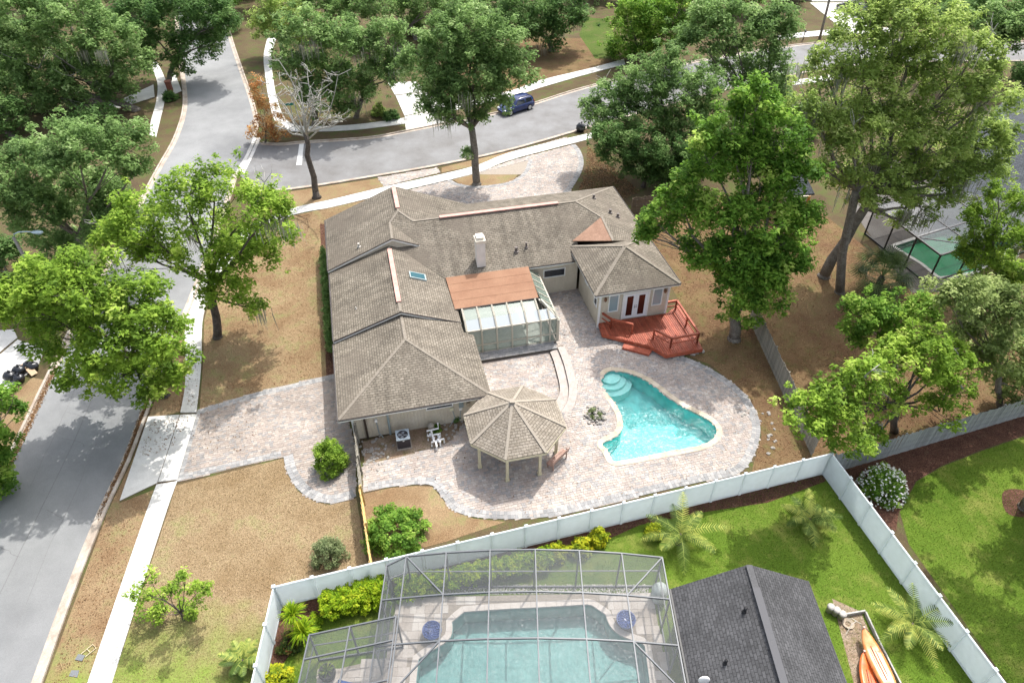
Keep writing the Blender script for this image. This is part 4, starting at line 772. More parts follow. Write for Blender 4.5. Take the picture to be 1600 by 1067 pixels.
# ---------------- timber fences: every board a piece ----------------
M_wood = mat('grey_fence_wood', (.20, .185, .15), .9, col2=(.31, .29, .24), nscale=4, detail=7, fine=(14, .25), orand=.2); M_wood2 = mat('pale_grey_fence_wood', (.27, .28, .28), .85, col2=(.36, .37, .37), nscale=3, detail=7, fine=(14, .2), orand=.16)
M_woody = mat('new_yellow_fence_wood', (.50, .34, .12), .8, col2=(.60, .43, .19), nscale=4, fine=(14, .2)); M_woodb = mat('brown_fence_wood', (.13, .095, .07), .9, col2=(.19, .15, .115), nscale=4, fine=(14, .25))
def board_fence(label, p, q, m, rails=1, bw=.14, h=1.8, parent=None, posts=2.4, slat=True):
    p = np.array(p[:2]); q = np.array(q[:2]); L_ = np.linalg.norm(q-p); d = (q-p)/L_; n = np.array([-d[1], d[0]])*rails; an = math.atan2(d[1], d[0])
    t = parent or thing('timber_fence', label, 'fence', (*p, 0)); k = int(L_/(bw+.01)); bm = []
    for v in range(3): mb = MB(); mb.prism([(-bw/2, -.009), (bw/2, -.009), (bw/2, .009), (-bw/2, .009)], .03, h-.04-.03*v); bm.append(mb.mesh('board', m))
    for i in range(k):
        c = p+d*(i+.5)*(L_/k); o = place('board', random.choice(bm), t, True); o.location = (c[0]-t.location.x, c[1]-t.location.y, random.uniform(-.02, .03)); o.rotation_euler = (random.uniform(-.012, .012), random.uniform(-.012, .012), an)
    for z in (.35, .95, 1.5): mb = MB(); mb.beam((*(p+n*.035), z), (*(q+n*.035), z), .04, .09); mb.build('rail', m, t)
    for s in np.arange(0, L_+.01, posts): c = p+d*s+n*.09; mb = MB(); mb.box((*c, 0), .09, .09, h-.08, an, True); mb.build('post', m, t)
    return t
board_fence('weathered grey timber fence with rails running past the big shade tree', G(1170, 500), G(1268, 713), M_wood, 1)
ff = board_fence('brown timber fence joining the far corner of the house to the side boundary', G(985, 337), G(1062, 328), M_woodb, -1)
board_fence('pale grey board fence between the green side lawn and the shady yard', V1[:2]+[.35, -.02], G(1640, 613, 1.8), M_wood2, 1)
fl = board_fence('narrow timber fence beside the driveway, grey boards turning new yellow', G(552, 660, 1.8), G(560, 757, 1.8), M_wood, 1)
board_fence('', G(560, 757, 1.8), G(577, 878, 1.8), M_woody, 1, parent=fl)
# ---------------- screen cage over the neighbour pool ----------------
M_cage = mat('cage_aluminium', (.115, .122, .13), .45, fine=(4, .06)); M_scr = seethrough('insect_screen', (.10, .108, .112), .33)
cg = thing('screen_cage', 'grey aluminium screen cage with a curved roof over the pale blue pool', 'screen cage', (.5, 14, 0))
XS = [-5.9, -5.0, -3.1, -1.05, 1.05, 3.1, 5.1, 7.05]; YS = [18.05, 15.95, 13.85, 11.75, 9.65]
def cz(x): return 2.62+.74*(1-((x-.6)/6.6)**2)
def cy(x, y): return y-(.38 if x < -5.5 and y > 18 else 0)
def cp(x, y, z=None): return (x, cy(x, y), cz(x) if z is None else z)
def cbeam(p, q, w_=.055, h=.1, name='beam'): mb = MB(); mb.beam(p, q, w_, h); mb.build(name, M_cage, cg)
def scr(P_): mb = MB(); mb.add(P_, [tuple(range(len(P_)))]); mb.build('screen_panel', M_scr, cg)
for y in YS:
    for a, b in zip(XS[:-1], XS[1:]): cbeam(cp(a, y), cp(b, y))
for x in XS:
    for a, b in zip(YS[:-1], YS[1:]): cbeam(cp(x, a), cp(x, b))
for i in range(len(XS)-1):
    for j in range(len(YS)-1): a, b = XS[i], XS[i+1]; scr([cp(a, YS[j]), cp(b, YS[j]), cp(b, YS[j+1]), cp(a, YS[j+1])])
    a, b = XS[i], XS[i+1]; scr([cp(a, YS[0], .06), cp(b, YS[0], .06), cp(b, YS[0]), cp(a, YS[0])]); cbeam(cp(a, YS[0], .08), cp(b, YS[0], .08)); cbeam(cp(a, YS[0], 1.5), cp(b, YS[0], 1.5), .05, .05)
for x in XS: cbeam(cp(x, YS[0], .0), cp(x, YS[0]), .06, .1, 'post')
for y in YS[1:3]: cbeam((7.05, y, 0), cp(7.05, y), .06, .1, 'post'); cbeam((-5.9, y, 0), cp(-5.9, y), .06, .1, 'post')
for a, b in zip(YS[:2], YS[1:3]):
    scr([cp(-5.9, a, .06), cp(-5.9, b, .06), cp(-5.9, b), cp(-5.9, a)]); scr([cp(7.05, a, .06), cp(7.05, b, .06), cp(7.05, b), cp(7.05, a)])
    for x in (-5.9, 7.05): cbeam(cp(x, a, 1.5), cp(x, b, 1.5), .05, .05); cbeam(cp(x, a, .08), cp(x, b, .08))
cbeam(cp(-5.0, YS[0]), cp(-3.1, YS[1])); cbeam(cp(-3.1, YS[2]), cp(-5.0, YS[3])); cbeam(cp(5.1, YS[2]), cp(7.05, YS[3])); cbeam(cp(7.05, YS[0]), cp(5.1, YS[1]))
wx = [-8.85, -7.1, -5.1]; wy = [14.45, 13.4, 11.75, 9.65]; wz = lambda x: 2.45+.12*(x+8.85)
def wyy(x, y): return y+(x+8.85)*.16
def wp(x, y, z=None): return (x, wyy(x, y), wz(x) if z is None else z)
for y in wy:
    for a, b in zip(wx[:-1], wx[1:]): cbeam(wp(a, y), wp(b, y))
for i, x in enumerate(wx):
    cbeam(wp(x, wy[0], 0), wp(x, wy[0]), .06, .1, 'post')
    for a, b in zip(wy[:-1], wy[1:]): cbeam(wp(x, a), wp(x, b))
for a, b in zip(wx[:-1], wx[1:]):
    scr([wp(a, wy[0], .06), wp(b, wy[0], .06), wp(b, wy[0]), wp(a, wy[0])]); cbeam(wp(a, wy[0], .08), wp(b, wy[0], .08)); cbeam(wp(a, wy[0], 1.5), wp(b, wy[0], 1.5), .05, .05)
    for c, d in zip(wy[:-1], wy[1:]): scr([wp(a, c), wp(b, c), wp(b, d), wp(a, d)])
for c, d in zip(wy[:-1], wy[1:]): scr([wp(-8.85, c, .06), wp(-8.85, d, .06), wp(-8.85, d), wp(-8.85, c)]); cbeam(wp(-8.85, c, 1.5), wp(-8.85, d, 1.5), .05, .05)
# deck under the cage
hole2 = list(offset(np.array(pe2), .3, True)); hole2 = hole2 if not inside([hole2[0]], POOL2)[0] else list(offset(np.array(pe2), -.3, True))
TD = [(-8.7, 13.9), (-5.7, 14.6), (-5.7, 17.2), (-4.9, 17.55), (6.9, 17.75), (6.95, 8.5), (-8.7, 8.5)]
hole2b = list(offset(np.array(pe2), .52, True)); hole2b = hole2b if not inside([hole2b[0]], POOL2)[0] else list(offset(np.array(pe2), -.52, True))
pavers('cage_deck', TD, .02, [POOL2], excl=[hole2b], z=.03, rowh=.42, lens=(.42, .55, .3), m=M_trav)
# gravel strip along the cage
gv = rng.random((2600, 2))*[11.9, .5]+[-5.2, 17.68]; 
def bits(name, P_, size, m, kind='stuff', z=.02, flat=.35, tri=False):
    """tiny bits nobody could count: gravel, fallen leaves"""
    n = len(P_); a = rng.random(n)*6.28; s = size*(.5+rng.random(n)); tl = rng.normal(0, flat, (n, 2)); k = 4; V = np.zeros((n, k, 3))
    for i, (u, v) in enumerate(((-1, 0), (0, -.55), (1, 0), (0, .55))):
        x = u*s; y = v*s; V[:, i, 0] = P_[:, 0]+x*np.cos(a)-y*np.sin(a); V[:, i, 1] = P_[:, 1]+x*np.sin(a)+y*np.cos(a); V[:, i, 2] = z+s*.3+x*tl[:, 0]+y*tl[:, 1]
    return tag(place(name, npmesh(name, V.reshape(-1, 3), 4, rng.random(n), m)), kind=kind)
M_grav = mat('gravel', attr='tint', ramp=[(0, (.3, .28, .24)), (1, (.6, .57, .52))], rough=.9)
bits('gravel', gv, .035, M_grav)
# blue fire bowls, pot, lounger, urn
M_blue = mat('blue_glass_glaze', (.015, .035, .14), .25, col2=(.06, .10, .27), nscale=14, spec=.7)
for px, py, lb in ((675, 985, 'round blue glazed bowl on the deck at the left pool corner, its top of blue glass'), (978, 968, 'round blue glazed bowl on the deck at the rounded right pool corner')):
    lb = 'round blue glazed bowl beside the pool corner nearest the cage wing' if px < 800 else 'round blue glazed bowl beside the pool corner nearest the dark roof'
    c = G(px, py, .35); c[2] = .03; t = thing('fire_bowl', lb, 'bowl', c, 'blue bowls at the screened pool'); mb = MB(); mb.lathe(c, [(.18, 0), (.32, .08), (.44, .25), (.46, .42), (.42, .42), (.4, .36)], 26); mb.build('bowl', M_blue, t, True)
    mb = MB()
    for i in range(90): a = random.uniform(0, 6.28); r_ = .37*math.sqrt(random.random()); mb.blob((c[0]+r_*math.cos(a), c[1]+r_*math.sin(a), .42), (.035, .03, .03), 5, 3, .2)
    o = mb.build('glass_pebbles', mat('blue_pebble', (.03, .06, .24), .15, col2=(.14, .2, .42), nscale=25, spec=.8), t); tag(o, kind='stuff')
c = G(512, 1052, .3); c[2] = .03; pot = thing('potted_plant', 'dark round pot with spiky succulent inside the cage wing', 'plant pot', c)
mb = MB(); mb.lathe(c, [(.2, 0), (.34, .15), (.38, .4), (.36, .58), (.32, .58), (.3, .5)], 20); mb.build('pot', mat('dark_pot', (.07, .065, .06), .6), pot, True)
SPIKES = [(pot, c+[0, 0, .5], 16, .55)]
c = G(1030, 928, .4); c[2] = .03; urn = thing('covered_urn', 'pale grey covered ornament in the cage corner by the dark roof', 'ornament', c); mb = MB(); mb.lathe(c, [(.35, 0), (.4, .2), (.36, .5), (.42, .75), (.3, 1.0), (.1, 1.1)], 14); mb.build('cover', mat('cover_grey', (.42, .47, .45), .8, fine=(5, .2)), urn, True)
c = G(560, 1075, .3); c[2] = .03; lg = thing('sun_lounger', 'blue cushioned sun lounger on the deck below the cage wing', 'sun lounger', c); M_cush = mat('blue_cushion', (.03, .08, .25), .85, fine=(10, .15))
mb = MB(); mb.box((c[0]+.35, c[1]-.1, .32), 1.3, .62, .1, .03); mb.build('seat_cushion', M_cush, lg); mb = MB(); mb.beam((c[0]-.3, c[1]-.1, .34), (c[0]-.85, c[1]-.1, .68), .62, .1, (0, 0, 1)); mb.build('back_cushion', M_cush, lg)
for x in (-.2, .9):
    for y in (-.35, .15): mb = MB(); mb.box((c[0]+x, c[1]+y, .03), .05, .05, .25, 0, True); mb.build('leg', M_drip, lg)
# ---------------- dark roofed neighbour house ----------------
M_shd = brickmat('charcoal_shingles', ((.06, .06, .062), (.085, .085, .088)), (.035, .035, .036), .30, .14, .012, bump=.7)
nh = thing('neighbour_house', 'house with charcoal shingle roof beside the screened pool', 'house', (10.4, 11, 0))
e0, rz_, e1 = 2.6, 4.2, 2.6
slope([(7.22, 16.5, e0), (10.45, 16.75, rz_), (10.52, 6, rz_), (7.3, 6, e0)], nh, M_shd); slope([(13.6, 16.85, e1), (10.45, 16.75, rz_), (10.52, 6, rz_), (13.85, 6, e1)], nh, M_shd)
mb = MB(); mb.beam((10.46, 15.6, 4.25), (10.52, 6, 4.25), .32, .1); mb.build('ridge_vent', mat('charcoal_vent', (.07, .07, .075), .7), nh)
mb = MB(); mb.beam((10.45, 16.7, 4.22), (10.46, 15.6, 4.22), .28, .05); mb.build('ridge_cap', mat('charcoal_cap', (.08, .08, .082), .9, fine=(18, .2)), nh)
mb = MB(); mb.beam((7.18, 16.5, 2.52), (7.26, 6, 2.52), .1, .12); mb.build('gutter', mat('dark_gutter', (.03, .03, .03), .5), nh)
M_stuc = mat('stucco', (.5, .46, .38), .9, col2=(.56, .52, .45), nscale=2)
idf = lambda x, y: np.array([x, y, 0.])
for a, b in (((13.2, 6), (13.2, 16.2)), ((13.05, 16.3), (7.75, 16.1)), ((7.6, 16.0), (7.6, 6))): wall(a, b, 0, 2.55, M_stuc, nh, frame=idf)
mb = MB(); mb.add([(7.6, 16.2, 2.4), (10.4, 16.2, 4.1), (13.2, 16.2, 2.4)], [(0, 1, 2)]); mb.build('gable_wall', M_stuc, nh)
for px, py, z in ((1163, 955, 3.9), (1133, 1036, 3.3)):
    c = G(px, py, z); mb = MB(); mb.lathe(c, [(.12, -.2), (.1, .02), (.06, .05), (.06, .22), (.08, .24)], 10); mb.build('roof_vent', mat('black_vent', (.02, .02, .022), .5), nh, True)
c = G(1100, 1062, 3.3); mb = MB(); mb.blob(c, (.24, .1, .3), 14, 8); mb.tube([c, c-[0, -.1, .5]], .03, 6); mb.build('satellite_dish', M_white, nh, True)
mb = MB(); mb.box((13.95, 13.6, .012), .75, 5.2, .06, .02, True); mb.build('path', M_conc, nh)
# kayaks and clutter
def kayak(label, p, ang, L_, m, tilt=0., z=.12):
    t = thing('kayak', label, 'kayak', (p[0], p[1], 0)); ca, sa_ = math.cos(ang), math.sin(ang); st = np.linspace(-1, 1, 25); W = .37
    def W3(u, v, z_): x, y = u*L_/2, v; return (p[0]+x*ca-y*sa_, p[1]+x*sa_+y*ca, z+z_+tilt*v)
    def ring(u): w_ = W*(1-abs(u)**2.4)**.75+.004; rk = .16*abs(u)**3; return [(-w_, .24+rk), (-w_*.95, .14+rk), (-w_*.55, .02+rk), (0, rk), (w_*.55, .02+rk), (w_*.95, .14+rk), (w_, .24+rk), (w_*.62, .29+rk), (0, .27+rk-.07*(abs(u) < .55)), (-w_*.62, .29+rk)]
    vs = []; n = 10; fs = []
    for u in st: vs += [W3(u, v, z_) for v, z_ in ring(u)]
    for i in range(len(st)-1):
        for k in range(n): fs.append((i*n+k, i*n+(k+1) % n, (i+1)*n+(k+1) % n, (i+1)*n+k))
    mb = MB(); mb.add(vs, fs); mb.build('hull', m, t, True)
    for s in (-.11, .0, .11):
        mb = MB(); mb.beam(W3(-.5, s, .275-.03), W3(.45, s, .275-.03), .025, .02); mb.build('deck_groove', mat('groove_dark', (.12, .03, .015), .6), t)
    mb = MB(); mb.tube([W3(-.985, 0, .42), W3(-.99, .0, .5)], .05, 8); mb.build('toggle', mat('toggle_pink', (.5, .3, .25), .5), t)
M_kay = mat('orange_kayak', (.62, .20, .055), .35, col2=(.66, .30, .12), nscale=2.5, fine=(5, .08), spec=.5); M_kay2 = mat('red_orange_kayak', (.62, .09, .025), .35, col2=(.62, .16, .03), nscale=2, spec=.5)
ka = G(1344, 985, .3); kb = G(1400, 1100, .3); an = math.atan2(*(kb-ka)[:2][::-1]); kayak('pale orange kayak lying on top beside the dark roofed house', (ka+kb)/2, an, 3.2, M_kay, .15, .30)
ka = G(1347, 1020, .2); kb = G(1372, 1130, .2); an = math.atan2(*(kb-ka)[:2][::-1]); kayak('red orange kayak lying underneath beside the dark roofed house', (ka+kb)/2, an, 3.0, M_kay2, -.1, .03)
M_pail = mat('off_white_pail', (.36, .34, .31), .6, fine=(6, .15))
for i, (px, py) in enumerate(((1297, 951), (1306, 956), (1315, 962))):
    c = G(px, py, .2); c[2] = .0; t = thing('bucket', 'off white lidded bucket in the short row by the dark roof corner', 'bucket', c, 'buckets in a row by the dark roof'); mb = MB(); mb.lathe(c, [(.15, .013), (.17, .36), (.185, .36), (.185, .42), (.17, .43)], 18); mb.build('pail', M_pail, t, True); mb = MB(); mb.lathe(c+[0, 0, .43], [(.175, 0), (.17, .03), (.05, .035)], 18); mb.build('lid', M_pail, t, True)
tr = thing('timber_edging', 'L shaped raised timber edging beside the kayaks', 'edging', G(1352, 956)); M_edge = mat('grey_edging', (.36, .35, .33), .85, fine=(10, .2))
for a, b in (((1322, 960), (1351, 955)), ((1352, 957), (1372, 1000)), ((1372, 1001), (1420, 1095))):
    mb = MB(); mb.beam(G(*a, .12), G(*b, .12), .07, .24); mb.build('board', M_edge, tr)
ht = thing('hose_reel', 'coiled garden hose on the ground beside the kayak tip', 'hose', G(1325, 975)); c = G(1325, 975); mb = MB(); mb.tube([(c[0]+(.15+.03*k/14)*math.cos(k*.5), c[1]+(.15+.03*k/14)*math.sin(k*.5), .03+.01*k/12) for k in range(60)], .018, 5); mb.build('hose', mat('hose_tan', (.4, .33, .25), .6), ht)
pw = thing('paddle_rack', 'bent pale metal tube frame standing among plants by the kayaks', 'frame', G(1335, 972)); mb = MB(); mb.tube([G(1322, 990, .2), G(1331, 975, .5), G(1338, 970, .6), G(1345, 974, .5), G(1347, 982, .2)], .018, 6); mb.tube([G(1325, 966, .4), G(1332, 966, .6), G(1338, 970, .6)], .018, 6); mb.build('tube', mat('pale_metal', (.5, .46, .4), .4), pw)
# ---------------- upper right neighbour ----------------
M_shg = brickmat('grey_shingles', ((.05, .057, .064), (.075, .083, .092)), (.03, .034, .038), .34, .2, .02, bump=.8)
nr = thing('grey_roof_house', 'house with blue grey shingle roof behind the black framed cage', 'house', G(1570, 300))
q = [(1465, 300, 2.6), (1620, 330, 2.6), (1700, 225, 4.6), (1535, 195, 4.4)]; slope([G(*p) for p in q], nr, M_shg); q2 = [(1535, 195, 4.4), (1700, 225, 4.6), (1740, 170, 2.8), (1575, 150, 2.8)]; slope([G(*p) for p in q2], nr, M_shg)
a_, b_ = G(1470, 298, 2.6), G(1620, 326, 2.6); wall((a_[0], a_[1]+.6), (b_[0], b_[1]+.6), 0, 2.55, M_stuc, nr, frame=idf)
mb = MB(); P_ = [G(x, y, 4.25) for x, y in ((1557, 213), (1572, 215), (1578, 222), (1562, 219))]; mb.add(P_+[p+[0, 0, .12] for p in P_], [(4, 5, 6, 7), (0, 1, 5, 4), (1, 2, 6, 5), (2, 3, 7, 6), (3, 0, 4, 7)]); mb.build('skylight', M_glass, nr)
sh = thing('garden_shed', 'small grey roofed outbuilding with beige wall and orange door trim behind the trees', 'shed', G(1255, 330))
slope([G(*p) for p in ((1222, 305, 2.5), (1273, 303, 2.5), (1256, 268, 3.6), (1215, 268, 3.6))], sh, M_shg); slope([G(*p) for p in ((1215, 268, 3.6), (1256, 268, 3.6), (1245, 250, 2.5), (1205, 250, 2.5))], sh, M_shg)
a_, b_ = G(1225, 310, 2.3), G(1266, 308, 2.3); wall((a_[0], a_[1]), (b_[0], b_[1]), 0, 2.4, M_wall, sh, frame=idf); mb = MB(); mb.beam((b_[0]-.1, b_[1]-.05, 0), (b_[0]-.1, b_[1]-.05, 2.4), .2, .08); mb.build('door_trim', mat('orange_trim', (.45, .2, .04), .7), sh)
wall((b_[0], b_[1]), (b_[0]+.8, b_[1]+3.5), 0, 2.4, M_wall, sh, frame=idf)
c3 = thing('black_cage', 'black framed screen cage around the green pool', 'screen cage', G(1446, 455)); M_blk = mat('black_aluminium', (.025, .022, .022), .45); M_scr2 = seethrough('grey_screen', (.07, .08, .09), .5)
def kb_(p, q, w_=.1): mb = MB(); mb.beam(p, q, w_, w_); mb.build('beam', M_blk, c3)
KZ3 = 2.7; k0 = G(1368, 322, KZ3); k1 = G(1470, 399, KZ3); k2 = G(1640, 345, KZ3); kb = [k0+(k1-k0)*t for t in (0, .33, .66, 1)]; kr = [k1+(k2-k1)*t for t in (0, .28, .6, 1)]
back = G(1500, 285, KZ3); kd = k2-k1
for i, p in enumerate(kb): kb_(p*[1, 1, 0], p)
for p in kr[1:]: kb_(p*[1, 1, 0], p)
for L_ in (kb, kr):
    for a, b in zip(L_[:-1], L_[1:]):
        kb_(a, b, .12); kb_(a*[1, 1, 0]+[0, 0, .1], b*[1, 1, 0]+[0, 0, .1]); mb = MB(); mb.add([a*[1, 1, 0], b*[1, 1, 0], b, a], [(0, 1, 2, 3)]); mb.build('screen_panel', M_scr2, c3)
for i in range(3):
    kb_(kb[i], kb[i]+kd*.9, .09)
    for j in range(3):
        t0, t1 = (.0, .28, .6, .9)[j:j+2]; mb = MB(); mb.add([kb[i]+kd*t0, kb[i]+kd*t1, kb[i+1]+kd*t1, kb[i+1]+kd*t0], [(0, 1, 2, 3)]); mb.build('screen_panel', M_scr2, c3)
for t in (.28, .6, .9): kb_(k0+kd*t, k1+kd*t, .09)
kb_(kb[2], kb[3]+kd*.28, .07)
hole3 = list(offset(np.array(resample(POOL3+[POOL3[0]], .3)[:-1]), -.3, True))
pd = [p[:2] for p in (k0, k1, k2, k0+kd)]
struct('cage_patio', MB().sheet([p[:2] for p in GP([(1335, 330), (1350, 300), (1360, 265), (1400, 250), (1480, 300), (1640, 300), (1660, 345), (1480, 456), (1425, 458), (1345, 348)])], .02, [POOL3]), mat('patio_tan', (.085, .075, .066), .9, col2=(.13, .12, .11), nscale=.5, fine=(15, .15)))
# ---------------- street things ----------------
M_pole = mat('concrete_pole', (.27, .25, .22), .9, fine=(10, .15)); M_pwood = mat('wood_pole', (.16, .14, .125), .9, col2=(.24, .21, .18), nscale=6)
lb_ = G(82, 482); top = GY(21, 371, lb_[1]); sl = thing('street_lamp', 'tall street lamp with curved arm above the yellow green tree', 'street lamp', lb_)
mb = MB(); mb.tube([lb_, (lb_+top)/2, top], [.16, .13, .1], 10); mb.build('pole', M_pole, sl, True)
arm = [top+[0, 0, -.25], top+[.15, 0, .25], top+[.55, 0, .42], top+[1.1, 0, .45], top+[1.5, 0, .42]]; M_gal = mat('galvanised', (.42, .52, .56), .4, metal=.3); mb = MB(); mb.tube(arm, .045, 8); mb.build('arm', M_gal, sl, True)
mb = MB(); mb.blob(top+[1.8, 0, .4], (.42, .17, .12), 14, 8); hd = mb.build('lamp_head', M_gal, sl, True); mb = MB(); mb.blob(top+[1.9, 0, .31], (.2, .13, .08), 12, 6); mb.build('lens', M_sky, hd, True)
ub = G(1280.5, 61.5); up_ = thing('utility_pole', 'leaning brown timber utility pole on the far verge', 'pole', ub); ut = GY(1300, -16, ub[1]); mb = MB(); mb.tube([ub, ut, ut+(ut-ub)*.5], [.17, .15, .13], 10); mb.build('pole', M_pwood, up_, True)
M_blackp = mat('black_plastic', (.012, .013, .016), .35, fine=(8, .2)); M_bag = mat('bin_bag', (.012, .013, .017), .28, bump=1., bscale=9, spec=.6)
def mailbox(px, py, label):
    c = G(px, py); t = thing('mailbox', label, 'mailbox', c); mb = MB(); mb.box(c, .1, .1, 1.1, 0, True); mb.build('post', M_blackp, t); mb = MB(); n = 10
    prof = [(-.1, 0), (.1, 0)]+[(.1*math.cos(a), .12+.1*math.sin(a)) for a in np.linspace(0, math.pi, 8)]; k = len(prof); vs = [(c[0]+x, c[1]+y, 1.1+z) for y in (-.3, .25) for x, z in prof]; mb.add(vs, [(i, (i+1) % k, k+(i+1) % k, k+i) for i in range(k)]+[tuple(range(k)), tuple(range(2*k-1, k-1, -1))]); mb.build('box', M_blackp, t); return t
mailbox(1254.5, 63, 'black mailbox alone on the far verge beside the utility pole'); mailbox(1296, 61.5, 'black mailbox beside the dark wheeled bin')
mbr = G(267, 144); mt = thing('brick_mailbox', 'red brick mailbox pillar above a clipped shrub on the kerb', 'mailbox', mbr); mb = MB(); mb.box(mbr, .55, .55, 1.25, .2, True); mb.build('pillar', mat('mail_brick', (.20, .075, .05), .9, fine=(14, .3)), mt); mb = MB(); mb.box((*mbr[:2], 1.25), .65, .65, .1, .2, True); mb.build('cap', mat('mail_cap', (.28, .12, .085), .8), mt)
bc_ = G(1302, 62); bt = thing('wheeled_bin', 'dark wheeled bin on the far verge beside a mailbox', 'bin', bc_); mb = MB(); mb.add([(bc_[0]+x*s, bc_[1]+y*s, z) for z, s in ((.1, .8), (1.0, 1.1)) for x, y in ((-.35, -.4), (.35, -.4), (.35, .4), (-.35, .4))], [(3, 2, 1, 0), (4, 5, 6, 7), (0, 1, 5, 4), (1, 2, 6, 5), (2, 3, 7, 6), (3, 0, 4, 7)]); mb.build('body', mat('bin_blue', (.02, .035, .05), .4), bt)
mb = MB(); mb.add([(bc_[0]+x, bc_[1]+y, z) for x, y, z in ((-.42, -.5, 1.01), (.42, -.5, 1.01), (.42, .45, 1.05), (-.42, .45, 1.05), (-.3, -.35, 1.14), (.3, -.35, 1.14), (.3, .3, 1.16), (-.3, .3, 1.16))], [(4, 5, 6, 7), (0, 1, 5, 4), (1, 2, 6, 5), (2, 3, 7, 6), (3, 0, 4, 7), (3, 2, 1, 0)]); mb.build('lid', MATS['bin_blue'], bt)
for x in (-.3, .3): mb = MB(); mb.tube([(bc_[0]+x-.04, bc_[1]+.38, .11), (bc_[0]+x+.04, bc_[1]+.38, .11)], .11, 12); mb.build('wheel', M_blackp, bt)
def bag(name, label, c, r, grp=None):
    mb = MB(); mb.blob((c[0], c[1], c[2]+r[2]*.9), r, 16, 11, .09); k = [(c[0], c[1], c[2]+r[2]*1.7), (c[0]+.03, c[1], c[2]+r[2]*1.95), (c[0]+.1, c[1]+.04, c[2]+r[2]*2.12)]; mb.tube(k, [.12, .05, .1], 7); return tag(mb.build(name, M_bag, smooth=True), label, 'bin bag', grp)
c = G(907, 206); bag('bin_bag', 'single black bin bag on the verge beside the dark trees', c, (.5, .42, .5))
c = G(30, 590); 
for i, (dx, dy, r) in enumerate(((-.35, -.2, .42), (.3, -.35, .36), (-.05, .35, .42), (.65, .75, .38), (.25, .85, .34))): bag('bin_bag', 'shiny black bin bag in the heap on the concrete drive', c+[dx, dy, .05], (r, r*.85, r*.8), 'bin bags heaped on the concrete drive')
bx_ = G(46, 577); mb = MB(); mb.box((bx_[0], bx_[1], .06), .75, .55, .34, .5, True); tb = thing('cardboard_box', 'flattened tan cardboard box among the heaped bin bags', 'box', bx_); mb.build('carton', mat('cardboard', (.48, .34, .22), .9), tb); mb = MB(); mb.beam((bx_[0]+.3, bx_[1]-.3, .42), (bx_[0]+.75, bx_[1]-.65, .15), .4, .015); mb.build('flap', MATS['cardboard'], tb)
# lawn sign blown over, meter cover
M_metal = mat('dull_metal', (.2, .21, .22), .4, metal=.4)
ls = thing('fallen_lawn_sign', 'wire lawn sign lying flat on the verge grass with a dark panel', 'sign', G(127, 1026)); mb = MB(); P_ = [G(x, y, .05) for x, y in ((117, 1030), (122, 1021), (133, 1023), (128, 1032))]; mb.add(P_+[p-[0, 0, .03] for p in P_], [(0, 1, 2, 3), (0, 4, 5, 1), (1, 5, 6, 2), (2, 6, 7, 3), (3, 7, 4, 0)]); mb.build('panel', M_metal, ls)
mb = MB(); mb.tube([G(127, 1021, .06), G(145, 1006, .06), G(150, 1012, .06), G(133, 1026, .06)], .02, 5); mb.tube([G(136, 1013.5, .07), G(141, 1019, .07)], .015, 5); mb.build('stake', mat('stake_tan', (.5, .42, .28), .6), ls)
mc = thing('meter_cover', 'flat grey utility cover set in the verge grass', 'utility cover', G(116, 1053)); mb = MB(); mb.prism([p[:2] for p in GP([(108, 1056), (112, 1047), (124, 1047), (121, 1058)])], .0, .03); mb.build('lid', M_metal, mc)
sg = G(462, 205); st_ = thing('street_sign', 'green street name sign on a slim post behind the dead tree', 'street sign', sg); mb = MB(); mb.tube([sg, sg+[0, 0, 2.9]], .035, 6); mb.build('post', M_gal, st_); tp = GY(458, 163, sg[1]); mb = MB(); mb.box((sg[0]-.1, sg[1]-.05, tp[2]), .95, .03, .24, .15); mb.build('name_plate', mat('sign_green', (.02, .22, .16), .4), st_)
